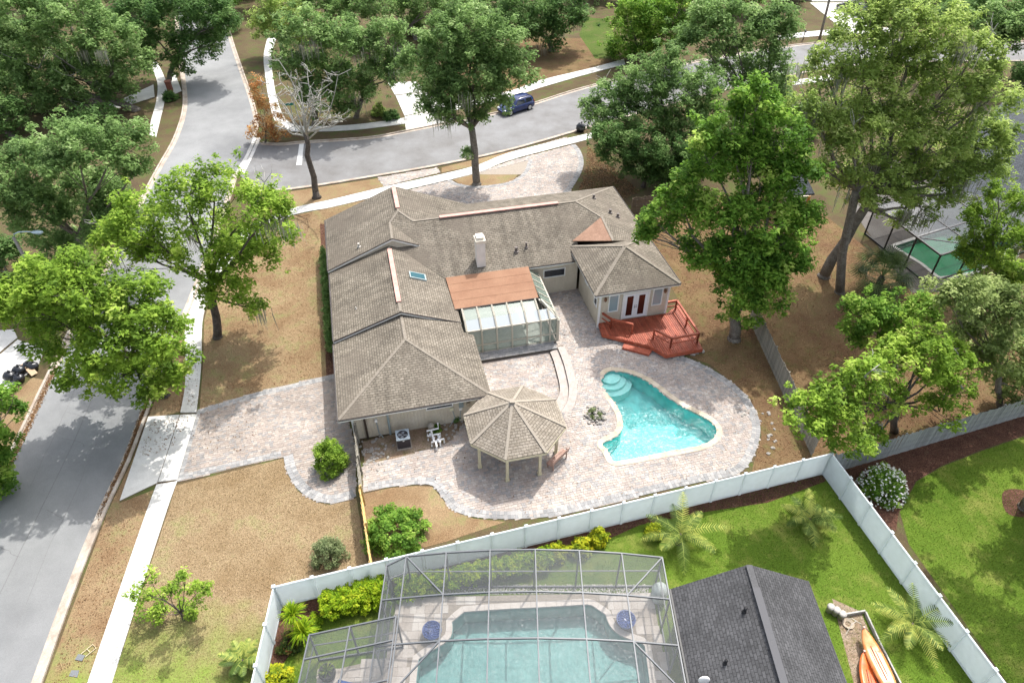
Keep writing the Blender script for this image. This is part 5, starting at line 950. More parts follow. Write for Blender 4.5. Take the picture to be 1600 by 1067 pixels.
# ---------------- vehicles ----------------
def car(name, label, cat, loc, ang, L_, W, H, paint, hatch=True):
    t = thing(name, label, cat, loc); t.rotation_euler = (0, 0, ang)
    hw = W/2
    # side outline of the lower body (x from tail -.5 to nose +.5) and shoulder width
    st = [(-.5, .42, .70, .80), (-.485, .28, .86, .90), (-.44, .22, .92, .97), (-.34, .2, .95, 1), (-.2, .19, .94, 1), (0, .19, .92, 1), (.16, .19, .90, 1), (.26, .2, .88, .99), (.36, .2, .80, .97), (.44, .22, .70, .92), (.485, .28, .58, .82), (.5, .36, .50, .72)]
    prof = []; mb = MB(); n = 10; vs = []
    for x, zb, zt, wf in st:
        zt_ = zt*H/1.55; w_ = hw*wf; X = x*L_
        vs += [(X, -w_*.9, zb), (X, -w_, zb+.12), (X, -w_, zt_*.72), (X, -w_*.96, zt_-.03), (X, -w_*.78, zt_), (X, w_*.78, zt_), (X, w_*.96, zt_-.03), (X, w_, zt_*.72), (X, w_, zb+.12), (X, w_*.9, zb)]
    fs = [(i*n+k, i*n+(k+1) % n, (i+1)*n+(k+1) % n, (i+1)*n+k) for i in range(len(st)-1) for k in range(n)]+[tuple(range(n)), tuple(range(len(st)*n-1, (len(st)-1)*n-1, -1))]; mb.add(vs, fs)
    # cabin
    s_ = H/1.55; cab = [(-.475, .90, .90, .80), (-.42, .92, 1.42, .80), (-.3, .93, 1.52, .80), (-.05, .92, 1.55, .8), (.08, .9, 1.47, .8), (.27, .87, .90, .84)]; vs = []
    for x, z0, z1, wf in cab: X = x*L_; vs += [(X, -hw*.93, z0*s_), (X, -hw*.74, (z1-.05)*s_), (X, -hw*.6, z1*s_), (X, hw*.6, z1*s_), (X, hw*.74, (z1-.05)*s_), (X, hw*.93, z0*s_)]
    mb.add(vs, [(i*6+k, i*6+k+1, (i+1)*6+k+1, (i+1)*6+k) for i in range(5) for k in range(5)]); b = mb.build('body', paint, t, True, True)
    G_ = M_glass
    def pane(pts, nm): m2 = MB(); m2.add(pts, [tuple(range(len(pts)))]); m2.build(nm, G_, t, False, True)
    for s in (-1, 1):
        for x0, x1, t0, t1 in ((-.40, -.19, .96, .98), (-.175, .06, .98, .95)):
            pane([(x0*L_, s*hw*.935, .98*s_), (x1*L_+(.08*L_ if x1 > 0 else 0), s*hw*.935, .97*s_), (x1*L_, s*hw*.775, 1.38*s_), (x0*L_+.03*L_, s*hw*.775, 1.38*s_)], 'side_window')
    pane([(.272*L_, -hw*.8, .93*s_), (.272*L_, hw*.8, .93*s_), (.098*L_, hw*.62, 1.46*s_), (.098*L_, -hw*.62, 1.46*s_)], 'windscreen')
    pane([(-.482*L_, -hw*.78, 1.0*s_), (-.482*L_, hw*.78, 1.0*s_), (-.437*L_, hw*.62, 1.38*s_), (-.437*L_, -hw*.62, 1.38*s_)], 'rear_window')
    rr = .33
    for x in (-.31, .32):
        for s in (-1, 1):
            m2 = MB(); m2.tube([(x*L_, s*(hw-.2), rr), (x*L_, s*(hw+.01), rr)], rr, 22); wh = m2.build('wheel', mat('tyre', (.012, .012, .012), .8), t, False, True)
            m2 = MB(); m2.tube([(x*L_, s*(hw-.02), rr), (x*L_, s*(hw+.02), rr)], rr*.66, 18); rim = place('rim', m2.mesh('rim', mat('rim_silver', (.5, .5, .5), .3, metal=.6)), wh)
    for s in (-1, 1):
        m2 = MB(); m2.blob((.465*L_, s*hw*.66, .64*s_), (.13, .17, .08), 10, 6); m2.build('headlight', mat('headlamp', (.6, .63, .66), .1), t, True, True)
        m2 = MB(); m2.blob((-.475*L_, s*hw*.82, .86*s_), (.08, .1, .15), 10, 6); m2.build('tail_light', mat('taillamp', (.35, .02, .02), .2), t, True, True)
        m2 = MB(); m2.blob((.17*L_, s*(hw+.08), 1.0*s_), (.07, .11, .07), 8, 6); m2.build('mirror', paint, t, True, True)
        m2 = MB(); m2.beam((-.35*L_, s*hw*.55, 1.56*s_), (.0, s*hw*.55, 1.58*s_), .03, .04); m2.build('roof_rail', M_drip, t, False, True)
    return t
M_navy = mat('navy_paint', (.004, .016, .085), .22, spec=.7); M_char = mat('charcoal_paint', (.03, .028, .03), .25, spec=.7)
c0_, c1_ = G(781, 183), G(838, 165); an = math.atan2(*(c0_-c1_)[:2][::-1]); cc = (G(793, 184)+G(833, 170))/2; n_ = np.array([-math.sin(an), math.cos(an), 0]); n_ = n_ if n_[1] > 0 else -n_
car('parked_car', 'dark blue hatchback parked along the side street kerb', 'car', cc+n_*.85+[0, 0, .014], an, 4.25, 1.75, 1.55, M_navy)
s0_, s1_ = G(1308, 18), G(1330, 30); an = math.atan2(*(s0_-s1_)[:2][::-1]); cc = G(1329, 20); car('parked_car', 'charcoal sport utility car parked on the concrete drive', 'car', cc+[0, 0, .05], R(118), 4.7, 1.85, 1.75, M_char)
# ---------------- vegetation ----------------
M_bark = mat('bark', (.13, .11, .09), .95, col2=(.22, .195, .165), nscale=3, detail=8, fine=(12, .3), bump=1, bscale=12); M_barkd = mat('dark_bark', (.065, .055, .047), .95, col2=(.12, .10, .085), nscale=3, fine=(12, .3), bump=1, bscale=12)
M_dead = mat('bleached_branch', (.27, .26, .23), .9, col2=(.42, .41, .37), nscale=4)
LM = {
 'yellow': leafmat('leaf_yellow_green', [(0, (0.115, 0.2, 0.028)), (0.45, (0.235, 0.375, 0.045)), (0.8, (0.39, 0.535, 0.08)), (1, (0.53, 0.63, 0.16))], .35),
 'bright': leafmat('leaf_bright_green', [(0, (0.075, 0.165, 0.025)), (0.45, (0.175, 0.33, 0.045)), (0.8, (0.32, 0.48, 0.08)), (1, (0.46, 0.58, 0.14))], .35),
 'oak': leafmat('leaf_live_oak', [(0, (0.1, 0.175, 0.055)), (0.45, (0.195, 0.315, 0.095)), (0.8, (0.305, 0.44, 0.155)), (1, (0.42, 0.54, 0.24))], .3),
 'dark': leafmat('leaf_dark', [(0, (0.06, 0.13, 0.035)), (0.45, (0.12, 0.225, 0.062)), (0.8, (0.2, 0.315, 0.1)), (1, (0.3, 0.395, 0.16))], .28),
 'oakyel': leafmat('leaf_oak_yellow', [(0, (0.15, 0.22, 0.055)), (0.45, (0.305, 0.415, 0.1)), (0.8, (0.47, 0.58, 0.165)), (1, (0.6, 0.68, 0.26))], .32),
 'orange': leafmat('leaf_dead_orange', [(0, (0.334, 0.146, 0.049)), (.5, (0.669, 0.371, 0.146)), (1, (0.750, 0.646, 0.313))], .3),
 'croton': leafmat('leaf_croton', [(0, (0.110, 0.187, 0.017)), (.4, (0.352, 0.418, 0.022)), (1, (0.638, 0.572, 0.033))], .25),
 'lime': leafmat('leaf_lime_hedge', [(0, (0.08, 0.16, 0.012)), (0.45, (0.22, 0.36, 0.015)), (0.8, (0.4, 0.5, 0.025)), (1, (0.52, 0.56, 0.04))], .25),
 'grey': leafmat('leaf_grey_shrub', [(0, (0.117, 0.156, 0.065)), (.5, (0.221, 0.273, 0.124)), (1, (0.364, 0.377, 0.208))], .25),
 'pale': leafmat('leaf_pale_green', [(0, (0.14, 0.2, 0.06)), (0.45, (0.27, 0.35, 0.11)), (0.8, (0.41, 0.49, 0.18)), (1, (0.54, 0.59, 0.28))], .32),
 'moss': leafmat('spanish_moss', [(0, (0.218, 0.218, 0.173)), (1, (0.437, 0.437, 0.364))], .2, .9),
 'red': leafmat('leaf_red_shrub', [(0, (.03, .06, .015)), (.6, (.09, .14, .03)), (.85, (.22, .08, .04)), (1, (.35, .08, .05))], .25),
 'palm': leafmat('palm_leaf', [(0, (0.082, 0.133, 0.031)), (.5, (0.213, 0.296, 0.070)), (1, (0.491, 0.515, 0.125))], .25, .4),
 'fan': leafmat('fan_palm_leaf', [(0, (.04, .075, .025)), (.5, (.10, .155, .05)), (1, (.23, .30, .11))], .2, .4),
 'flower': leafmat('white_flower', [(0, (.75, .75, .72)), (1, (.85, .85, .83))], .15),
}
def unit(n): v = rng.normal(size=(n, 3)); return v/np.linalg.norm(v, axis=1)[:, None]
def leaf_quads(cl, rad, per, size, tint, up=.55, flat=.85, wid=.5, spread=.25):
    """leaf faces spread through clumps: returns quad corners and tints"""
    per = np.maximum(3, per.astype(int)); idx = np.repeat(np.arange(len(cl)), per); n = len(idx)
    d = unit(n); r = rng.random(n)**.45; off = d*(r*rad[idx])[:, None]; off[:, 2] *= flat; c = cl[idx]+off
    nrm = d*.4+np.array([.12, .2, up+.35])+rng.normal(0, .42, (n, 3)); nrm /= np.linalg.norm(nrm, axis=1)[:, None]
    t = np.cross(nrm, unit(n)); t /= np.linalg.norm(t, axis=1)[:, None]+1e-9; b = np.cross(nrm, t); s = (size*(.45+1.1*rng.random(n)**1.5+.15))[:, None]
    q = np.stack([c-t*s*.4+b*s*wid*.5, c-t*s*.4-b*s*wid*.5, c+t*s*.6-nrm*s*.1], 1)
    tt = np.clip(tint[idx]+rng.normal(0, spread*.55, n), 0, 1); return q.reshape(-1, 3), tt
def crown_clumps(blobs, cr, dens, low=-.55):
    C, Rr, T = [], [], []
    for c, r in blobs:
        n = max(6, int(dens*(r/cr)**2*1.35)); d = unit(n*2); d = d[d[:, 2] > low][:n]; n = len(d); lob = unit(7); amp = .8+.28*np.max(np.clip(d @ lob.T, 0, 1)**6, axis=1)
        rr = (.4+.6*rng.random(n)**.45)*amp; sp = rng.random(n) < .2; rr = np.where(sp, rr*.3+.7+.42*rng.random(n), rr); ax_ = rng.uniform(.82, 1.2, 3)*[1, 1, .84]; C.append(c+d*(rr*r)[:, None]*ax_); Rr.append(cr*np.where(sp, .4+.35*rng.random(n), .55+.75*rng.random(n))); T.append(np.clip(.42+.16*d[:, 2]*0+rng.normal(0, .22, n)+.2*(rng.random()-.4), 0, 1))
    return np.vstack(C), np.concatenate(Rr), np.concatenate(T)
def limb(mb, a, b, r0, r1, bend=.12, n=5, seg=7):
    a = np.array(a); b = np.array(b); L_ = np.linalg.norm(b-a); k = rng.normal(0, bend*L_*.5, 3)*[1, 1, .4]; pts = [a+(b-a)*t+k*math.sin(math.pi*t)+rng.normal(0, .012*L_, 3)*(0 < t < 1) for t in np.linspace(0, 1, n)]
    mb.tube(pts, list(np.linspace(r0, r1, n)), seg, True); return pts
def tree(name, label, base, blobs, leaf, cr=.7, lsize=.2, per=70, dens=3.2, trunk=.3, bark=None, moss=0, group=None, fork=.42, dy=.28, cat='tree', twigs=2, low=-.55, dead=0, wid=.72, shift=0.):
    b = G(*base); t = thing(name, label, cat, b, group); B = []
    for i, bl in enumerate(blobs):
        x, y, r = bl[:3]; r = r*1.06; off = bl[3] if len(bl) > 3 else None
        p0 = GY(x, y, b[1]); rm = r*depth(p0)/F
        o_ = off if off is not None else rng.normal(0, dy)*rm
        o_ = o_+shift
        p = GY(x, y, b[1]+o_); rm = r*depth(p)/F; p[2] = max(p[2], rm*.45+.2); B.append((p, rm))
    cen = np.mean([p for p, r in B], 0); top = max(p[2]+r for p, r in B); zmin = min(p[2]-r for p, r in B); fz = max(.6, min(cen[2]*.75, zmin+fork*(cen[2]-zmin)))
    fk = b+(cen-b)*[.45, .45, 0]; fk[2] = fz; mb = MB(); mb.lathe(b, [(trunk*1.4, -.05), (trunk*1.15, .12), (trunk*.95, .25), (trunk*.5, .3)], 10); tp = limb(mb, b+[0, 0, .0], fk, trunk*1.05, trunk*.8, .05, 6, 10)
    C, Rr, T = crown_clumps(B, cr, dens, low)
    for p, r in B:
        st = np.array(tp[-1 if p[2] > fz else -2]); lp = limb(mb, st, p-[0, 0, r*.15], trunk*.42, trunk*.09, .14, 6)
        near = np.where(np.linalg.norm(C-p, axis=1) < r*1.15)[0]
        for k in near[rng.permutation(len(near))[:int(3+twigs*2)]]: limb(mb, lp[3+int(rng.integers(0, 3))], C[k], trunk*.09, .015, .12, 4, 5)
    mb.build('trunk', bark or M_bark, t, True)
    if dead:
        dm = MB()
        for i in range(dead): p, r = B[rng.integers(0, len(B))]; d = unit(1)[0]; d[2] = abs(d[2]); e = p+d*r*1.1; q = limb(dm, p, e, .06, .015, .2, 5, 5); [limb(dm, q[3], e+unit(1)[0]*r*.35, .025, .008, .2, 3, 4) for _ in range(4)]
        tag(dm.build('dead_branches', M_dead, t, True), kind='stuff')
    V, tt = leaf_quads(C, Rr, 1.25*per*(Rr/cr)**2, lsize*1.06, T, wid=wid); place('crown', npmesh('crown', V, 3, tt, LM[leaf]), t).matrix_parent_inverse = Matrix.Translation(-t.location)
    if moss:
        k = rng.integers(0, len(B), moss); V = []; 
        for i in k:
            p, r = B[i]; d = unit(1)[0]; d[2] = -abs(d[2])*.4; c = p+d*r*.95
            for j in range(34):
                q = c+rng.normal(0, .35, 3)*[1, 1, .3]; L_ = rng.uniform(.5, 1.7); a = rng.random()*6.28; w_ = .035; dx, dy_ = w_*math.cos(a), w_*math.sin(a); sw = rng.normal(0, .06, 2)
                V += [q+[-dx, -dy_, 0], q+[dx, dy_, 0], q+[sw[0]+dx*.3, sw[1]+dy_*.3, -L_], q+[sw[0]-dx*.3, sw[1]-dy_*.3, -L_]]
        if V: mo = tag(place('moss', npmesh('moss', np.array(V), 4, rng.random(len(V)//4), LM['moss']), t), kind='stuff'); mo.matrix_parent_inverse = Matrix.Translation(-t.location)
    return t
GB = 'trees behind the street'
tree('shade_tree', 'yellow green spreading tree overhanging the main road and driveway', (258, 618), [(60, 455, 52), (130, 442, 56), (200, 470, 56), (90, 520, 52), (160, 535, 60), (235, 520, 56), (268, 562, 38), (125, 583, 32), (15, 465, 42), (190, 585, 34), (262, 596, 26), (240, 606, 20)], 'yellow', .62, .19, 85, 3.6, .26, M_barkd, shift=-2.4)
tree('shade_tree', 'yellow green tree with hanging moss beside the house sidewalk', (340, 527), [(215, 340, 52), (285, 305, 45), (340, 282, 36), (398, 322, 50), (310, 380, 58), (378, 400, 58), (240, 395, 40), (428, 365, 32), (350, 455, 40), (398, 482, 16), (178, 372, 34), (420, 325, 28)], 'yellow', .6, .18, 70, 2.9, .28, M_barkd, moss=9, dead=5)
tree('live_oak', 'broad grey green oak standing beyond the street lamp', (128, 432), [(50, 262, 55), (120, 228, 56), (190, 225, 44), (60, 330, 55), (140, 300, 56), (182, 348, 50), (215, 262, 26), (95, 385, 40), (10, 300, 45)], 'oak', .62, .18, 85, 3.6, .35)
tree('dense_tree', 'dark low tree under the street lamp', (18, 440), [(-5, 392, 34), (45, 425, 24), (0, 440, 30)], 'dark', .55, .18, 70, 3.2, .2)
tree('live_oak', 'tall oak leaning over the driveway past the brick mailbox', (212, 172), [(30, 40, 58), (105, 28, 58), (172, 62, 48), (60, 108, 58), (140, 115, 55), (200, 98, 30), (105, 165, 40), (30, 150, 46), (178, 140, 34), (0, 95, 40)], 'oak', .85, .26, 80, 3.2, .45, moss=6, dead=6)
tree('dense_tree', 'dark green tree overhanging the top of the main road', (262, 130), [(215, 30, 46), (275, 15, 46), (245, 78, 40), (300, 72, 34), (330, 22, 32), (283, 108, 16), (335, 60, 22), (350, 30, 20)], 'dark', .8, .25, 75, 3.2, .3)
tree('live_oak', 'mossy oak in the mulch bed beside the street sign', (492, 196), [(470, 50, 42), (530, 62, 42), (482, 108, 42), (542, 128, 36), (500, 148, 36), (450, 92, 28), (532, 166, 20)], 'oak', .75, .23, 75, 3.2, .32, moss=7)
tree('live_oak', 'slim oak hung with moss beside the concrete driveway', (557, 184), [(602, 58, 36), (592, 115, 40), (625, 100, 28), (575, 70, 28), (562, 146, 20)], 'oak', .75, .23, 75, 3.2, .28, moss=9)
tree('young_tree', 'bright yellow green tree at the top of the street corner', (440, 90), [(440, 20, 34), (412, 42, 24), (455, 52, 22)], 'oakyel', .75, .24, 75, 3.2, .2)
tree('live_oak', 'live oak with a tall bare trunk on the circular driveway island', (745, 288), [(735, 52, 52), (692, 66, 46), (780, 70, 46), (664, 108, 42), (735, 118, 55), (800, 108, 38), (700, 150, 42), (770, 148, 36), (680, 162, 30), (705, 182, 18), (745, 186, 16), (737, 238, 9, 0)], 'oak', .62, .19, 85, 3.5, .36, moss=4, low=-.7)
tree('dense_tree', 'dark tree behind the far brown yard', (862, 80), [(818, 15, 48), (880, 18, 42), (852, 48, 36), (800, 42, 32), (905, 25, 20)], 'dark', .8, .25, 75, 3.2, .35, moss=5)
tree('maple_tree', 'fresh green tree beside the far green lawn', (982, 98), [(985, 28, 38), (1002, 66, 32), (972, 72, 28), (1032, 20, 34), (1080, 8, 38), (1042, 50, 32)], 'bright', .8, .26, 75, 3.2, .3, M_barkd)
tree('live_oak', 'pale oak behind the tall shade tree', (1185, 210), [(1150, 38, 42), (1200, 58, 42), (1192, 118, 42), (1140, 100, 42), (1218, 30, 32), (1100, 60, 42), (1182, 168, 38), (1212, 150, 32), (1110, 25, 30), (1238, 185, 34), (1248, 235, 34)], 'oak', .75, .23, 75, 3.2, .35)
tree('dense_tree', 'dark thorny tree at the front corner over the side street', (1062, 262), [(962, 150, 42), (1010, 130, 46), (1060, 150, 46), (952, 190, 36), (1002, 188, 46), (1070, 200, 46), (1100, 140, 42), (932, 172, 26), (1118, 190, 38), (1040, 100, 34)], 'oak', .65, .2, 70, 3.0, .35, M_barkd, dead=6)
tree('dense_shrub', 'dark glossy hedge mass beneath the corner tree', (1005, 292), [(968, 225, 36), (1010, 236, 40), (1050, 240, 38), (1085, 250, 30), (945, 215, 24), (1020, 265, 26), (990, 255, 24), (1060, 275, 22)], 'dark', .6, .17, 90, 3.4, .2, M_barkd, cat='shrub', low=-.9)
tree('shade_tree', 'tall bright green shade tree beside the timber fence and deck', (1147, 530), [(1182, 155, 40, 3.3), (1142, 195, 46, 3.03), (1212, 208, 46, 3.03), (1108, 248, 46, 2.48), (1180, 258, 54, 2.48), (1240, 262, 40, 2.2), (1060, 308, 40, 1.93), (1128, 330, 50, 1.38), (1200, 340, 54, 1.38), (1250, 335, 34, 1.65), (1030, 348, 28, 1.65), (1100, 390, 36, 1.1), (1170, 400, 50, 0.66), (1232, 398, 34, 0.83), (1150, 445, 42, 0.22), (1200, 448, 40, 0.33), (1160, 482, 28, 0.0), (1012, 368, 14, 1.65), (1195, 415, 45, 0.55), (1275, 330, 16, 1.65)], 'bright', .62, .21, 85, 3.4, .38, low=-.8)
tree('live_oak', 'huge yellow green live oak with leaning trunk beside the black framed cage', (1287, 432), [(1400, 30, 54), (1460, 50, 54), (1342, 60, 50), (1520, 90, 46), (1420, 110, 58), (1490, 140, 54), (1550, 150, 40), (1350, 130, 50), (1290, 102, 32), (1400, 188, 54), (1470, 208, 54), (1538, 222, 36), (1440, 268, 34), (1560, 195, 28), (1405, 245, 40), (1480, 255, 44), (1340, 180, 44), (1545, 262, 32), (1330, 292, 36), (1390, 300, 38), (1440, 318, 30), (1490, 300, 32), (1520, 255, 36), (1415, 345, 18)], 'oakyel', .62, .18, 80, 3.2, .4, M_bark, moss=9, dead=5)
tree('live_oak', 'second leaning oak trunk with sparse crown beside the fan palm', (1312, 457), [(1332, 210, 46), (1282, 200, 40), (1300, 268, 36), (1372, 262, 36), (1262, 160, 32), (1345, 305, 18)], 'oakyel', .62, .18, 70, 2.8, .32, M_bark, moss=6, dead=4)
tree('live_oak', 'distant green tree at the end of the side street', (1560, 128), [(1540, 30, 44), (1590, 38, 44), (1500, 18, 32), (1640, 60, 40), (1580, 60, 26)], 'oak', .8, .26, 70, 3.0, .35)
tree('dense_shrub', 'dark rounded shrub beside the far side street', (1597, 138), [(1594, 112, 18), (1612, 120, 16)], 'dark', .6, .2, 80, 3.2, .15, cat='shrub', low=-.9)
tree('cypress_tree', 'feathery yellow green cypress with dead grey twigs', (1548, 478), [(1542, 340, 30), (1562, 300, 22), (1522, 388, 30), (1582, 372, 36), (1552, 420, 36), (1592, 432, 30), (1515, 345, 14), (1600, 320, 24), (1535, 400, 30)], 'yellow', .42, .16, 80, 3.0, .18, dead=12, wid=.5)
tree('rounded_tree', 'pale lime rounded tree below the fan palm', (1398, 575), [(1345, 490, 34), (1390, 487, 36), (1438, 492, 30), (1370, 520, 30), (1335, 512, 20)], 'bright', .5, .15, 90, 3.6, .16, low=-.7)
tree('rounded_tree', 'pale green dense tree beside the pale grey board fence', (1565, 640), [(1502, 463, 32), (1550, 470, 40), (1592, 488, 40), (1530, 520, 42), (1582, 555, 44), (1600, 605, 34), (1525, 565, 28), (1470, 452, 18), (1640, 540, 50)], 'pale', .5, .15, 90, 3.4, .2, low=-.7)
tree('orange_tree', 'sprawling bright green tree over the vinyl fence corner', (1397, 674), [(1258, 642, 38, -4.8), (1308, 622, 42, -4.4), (1350, 592, 42, -3.6), (1400, 558, 42, -1), (1450, 560, 42, -1), (1490, 580, 38, -1), (1330, 660, 42, -4.8), (1378, 622, 34, -2), (1290, 678, 28, -5), (1470, 640, 32, -2), (1432, 530, 36), (1505, 608, 20), (1368, 682, 24, -3), (1345, 690, 22, -3), (1485, 540, 24)], 'yellow', .46, .16, 60, 2.7, .2, M_barkd, dead=8, low=-.8)
tree('street_tree', 'leafy tree at the kerb reaching in past the bin bags', (-45, 770), [(0, 650, 30), (-15, 692, 34), (0, 762, 26), (-40, 722, 50), (8, 722, 16), (-60, 660, 50), (-50, 790, 40), (5, 612, 18)], 'bright', .45, .15, 80, 3.2, .2)
tree('street_tree', 'leafy street tree whose shade falls on the near road', (-130, 905), [(-70, 745, 45), (-110, 800, 50), (-60, 830, 38), (-130, 740, 60)], 'bright', .5, .16, 70, 3.0, .22)
tree('lawn_tree', 'tree rising from the mulch ring on the green side lawn', (1600, 793), [(1668, 560, 44), (1705, 640, 50), (1680, 700, 40), (1745, 580, 60), (1730, 690, 55), (1790, 650, 60)], 'oak', .6, .18, 60, 2.6, .28)
tree('lawn_tree', 'second tree beside the green side lawn near the vinyl fence end', (1790, 900), [(1730, 760, 55), (1790, 730, 60), (1740, 840, 50), (1800, 820, 60)], 'oak', .6, .18, 60, 2.6, .28)
for i, (b_, bl, lf, nm) in enumerate([((352, 52), [(318, 8, 32), (350, 30, 24), (300, 25, 22)], 'dark', 'dark tree arching over the far end of the main road'), ((690, 48), [(640, 30, 34), (700, 35, 34), (740, 10, 30)], 'oak', 'far oak between the slim oak and the island oak'), ((420, 22), [(395, -20, 40), (440, -10, 36)], 'bright', 'far fresh green tree at the top of the main road'), ((235, 10), [(210, -30, 46), (260, -35, 40)], 'oak', 'far oak above the dark street tree'), ((1060, 20), [(1010, -10, 38), (1050, -20, 36)], 'dark', 'far dark tree beyond the fresh green tree'), ((1265, 2), [(1240, -25, 30), (1225, 5, 24)], 'oak', 'far oak beside the concrete drive and mailbox'), ((1490, 22), [(1460, -5, 40), (1520, 0, 36)], 'dark', 'far dark tree above the huge live oak'), ((60, 105), [(-20, 60, 50), (-10, 110, 44)], 'dark', 'dark tree at the edge behind the tall leaning oak'), ((650, 62), [(602, 5, 44), (660, -5, 44), (560, 18, 38), (700, 5, 34)], 'oak', 'hazy green oak filling the gap behind the concrete driveway'), ((520, 48), [(500, -10, 46), (540, 10, 36), (480, 10, 30)], 'oak', 'far oak behind the street sign corner'), ((150, 20), [(110, -40, 60), (190, -30, 55), (40, -45, 60)], 'dark', 'far dark tree beyond the tall leaning oak'), ((330, -15), [(320, -60, 50), (380, -30, 40), (400, 0, 26)], 'dark', 'far tree closing the end of the main road'), ((760, 20), [(750, -20, 50), (800, -25, 46), (700, -30, 44)], 'dark', 'far dark tree behind the island oak'), ((1130, 20), [(1120, -25, 46), (1180, -20, 40), (1060, -25, 44)], 'bright', 'far fresh green tree behind the pale oak'), ((1440, 8), [(1420, -40, 50), (1490, -20, 46), (1380, -30, 40)], 'oak', 'far oak behind the charcoal car drive'), ((930, -5), [(910, -35, 40), (960, -30, 40)], 'oak', 'far oak beyond the green lawn'), ((1600, 20), [(1590, -15, 44), (1640, 0, 44)], 'dark', 'far dark tree at the side street bend'), ((20, 215), [(-20, 200, 50), (10, 180, 34)], 'dark', 'dark tree between the broad oak and the leaning oak'), ((150, 205), [(130, 195, 26), (165, 180, 22)], 'dark', 'low dark tree beside the far driveway')]):
    tree('background_tree', nm, b_, bl, lf, .8, .26, 55, 2.8, .3, group=GB)
# dead tree and the small brown one
db = G(495, 309); dt = thing('dead_tree', 'bare bleached dead tree with forked trunk beside the side street', 'tree', db); mb = MB(); mw = MB()
fk = GY(477, 208, db[1]); limb(mb, db, fk, .3, .2, .02, 7, 9); mb.lathe(db, [(.5, -.05), (.34, .2), (.28, .7)], 10)
for x, y in ((440, 130), (480, 110), (512, 140), (528, 118), (455, 150), (420, 132), (500, 160), (530, 190), (447, 200), (520, 128), (465, 125), (535, 180), (436, 95), (430, 150), (485, 135)):
    e = GY(x, y, db[1]+rng.normal(0, 1.5)); pts = limb(mw, fk-[0, 0, rng.uniform(0, .8)], e, .085, .022, .2, 6, 6)
    for k in range(9): s = pts[int(rng.integers(2, 6))]; d = unit(1)[0]; d[2] = abs(d[2])*.7; f2 = limb(mw, s, s+d*rng.uniform(.5, 1.3), .035, .015, .2, 4, 5); [limb(mw, f2[2], np.array(f2[2])+unit(1)[0]*.5, .018, .009, .2, 3, 4) for _ in range(2)]
mb.build('trunk', M_barkd, dt, True); mw.build('branches', M_dead, dt, True)
tree('withered_tree', 'small withered tree with dry orange leaves at the junction', (415, 224), [(398, 128, 13), (405, 150, 15), (418, 168, 16), (430, 190, 18), (412, 200, 18), (440, 205, 11), (392, 205, 10), (428, 212, 10)], 'orange', .45, .18, 26, 2.8, .08, M_barkd, low=-.9)
# small crape tree on the front lawn
tree('small_tree', 'small twisted multi stem tree on the dry front lawn', (288, 968), [(232, 905, 14), (215, 925, 12), (240, 935, 20), (262, 925, 15), (300, 920, 14), (310, 940, 16), (230, 955, 14), (280, 955, 14), (285, 900, 6), (270, 912, 9), (318, 918, 7), (300, 965, 10), (255, 960, 12)], 'yellow', .28, .10, 42, 1.7, .06, M_barkd, fork=.1, dy=.6, low=-.9)
# ---------------- shrubs ----------------
def shrub(name, label, base, r, h, leaf, lsize=.09, dens=7, cr=.22, cat='shrub', group=None, flowers=0, n=None, stem=True):
    b = G(*base); b[2] = 0; t = thing(name, label, cat, b, group); k = int(dens*(r/cr)**1.6*max(1, h/r)*.8)+6; d = unit(k); d[:, 2] = np.abs(d[:, 2])*1.0; lob = .82+.3*rng.random(k)
    C = b+d*(lob*(.5+.5*rng.random(k)**.4))[:, None]*[r, r, h*.92]+[0, 0, h*.06]; Rr = cr*(.7+.6*rng.random(k)); T = np.clip(.4+rng.normal(0, .2, k), 0, 1)
    V, tt = leaf_quads(C, Rr, 55*(Rr/cr)**2, lsize, T, wid=.7); o = place('foliage', npmesh('foliage', V, 3, tt, LM[leaf]), t); o.matrix_parent_inverse = Matrix.Translation(-t.location)
    if stem:
        mb = MB()
        for i in range(6): limb(mb, b+[0, 0, -.02], C[rng.integers(0, k)], .03, .01, .1, 4, 5)
        mb.build('stems', M_barkd, t, True)
    if flowers:
        d = unit(flowers); d[:, 2] = np.abs(d[:, 2]); P_ = b+d*[r*1.12, r*1.12, h*1.08]*(.9+.12*rng.random((flowers, 1))); V = []
        V, tt = leaf_quads(P_, np.full(flowers, .05), np.full(flowers, 5), .075, np.full(flowers, .5), wid=.8); o = place('flowers', npmesh('flowers', V, 3, tt, LM['flower']), t); o.matrix_parent_inverse = Matrix.Translation(-t.location)
    return t
shrub('flowering_shrub', 'big round shrub covered in white flowers outside the vinyl fence', (1375, 768), 1.15, 1.75, 'bright', .09, 8, .22, flowers=330)
shrub('rounded_shrub', 'rounded green shrub in the paver planter beside the garage', (519, 730), .9, 2.2, 'yellow', .09, 8, .2)
shrub('leafy_shrub', 'wide light green shrub between the timber fence and patio', (620, 840), 1.65, 1.6, 'bright', .11, 10, .24)
shrub('sparse_shrub', 'grey green wispy shrub on the tan lawn beside the yellow fence', (515, 872), .85, 1.4, 'grey', .075, 7, .2)
shrub('clipped_shrub', 'clipped dark shrub below the brick mailbox', (267, 156), .9, 1.0, 'dark', .14, 6, .25)
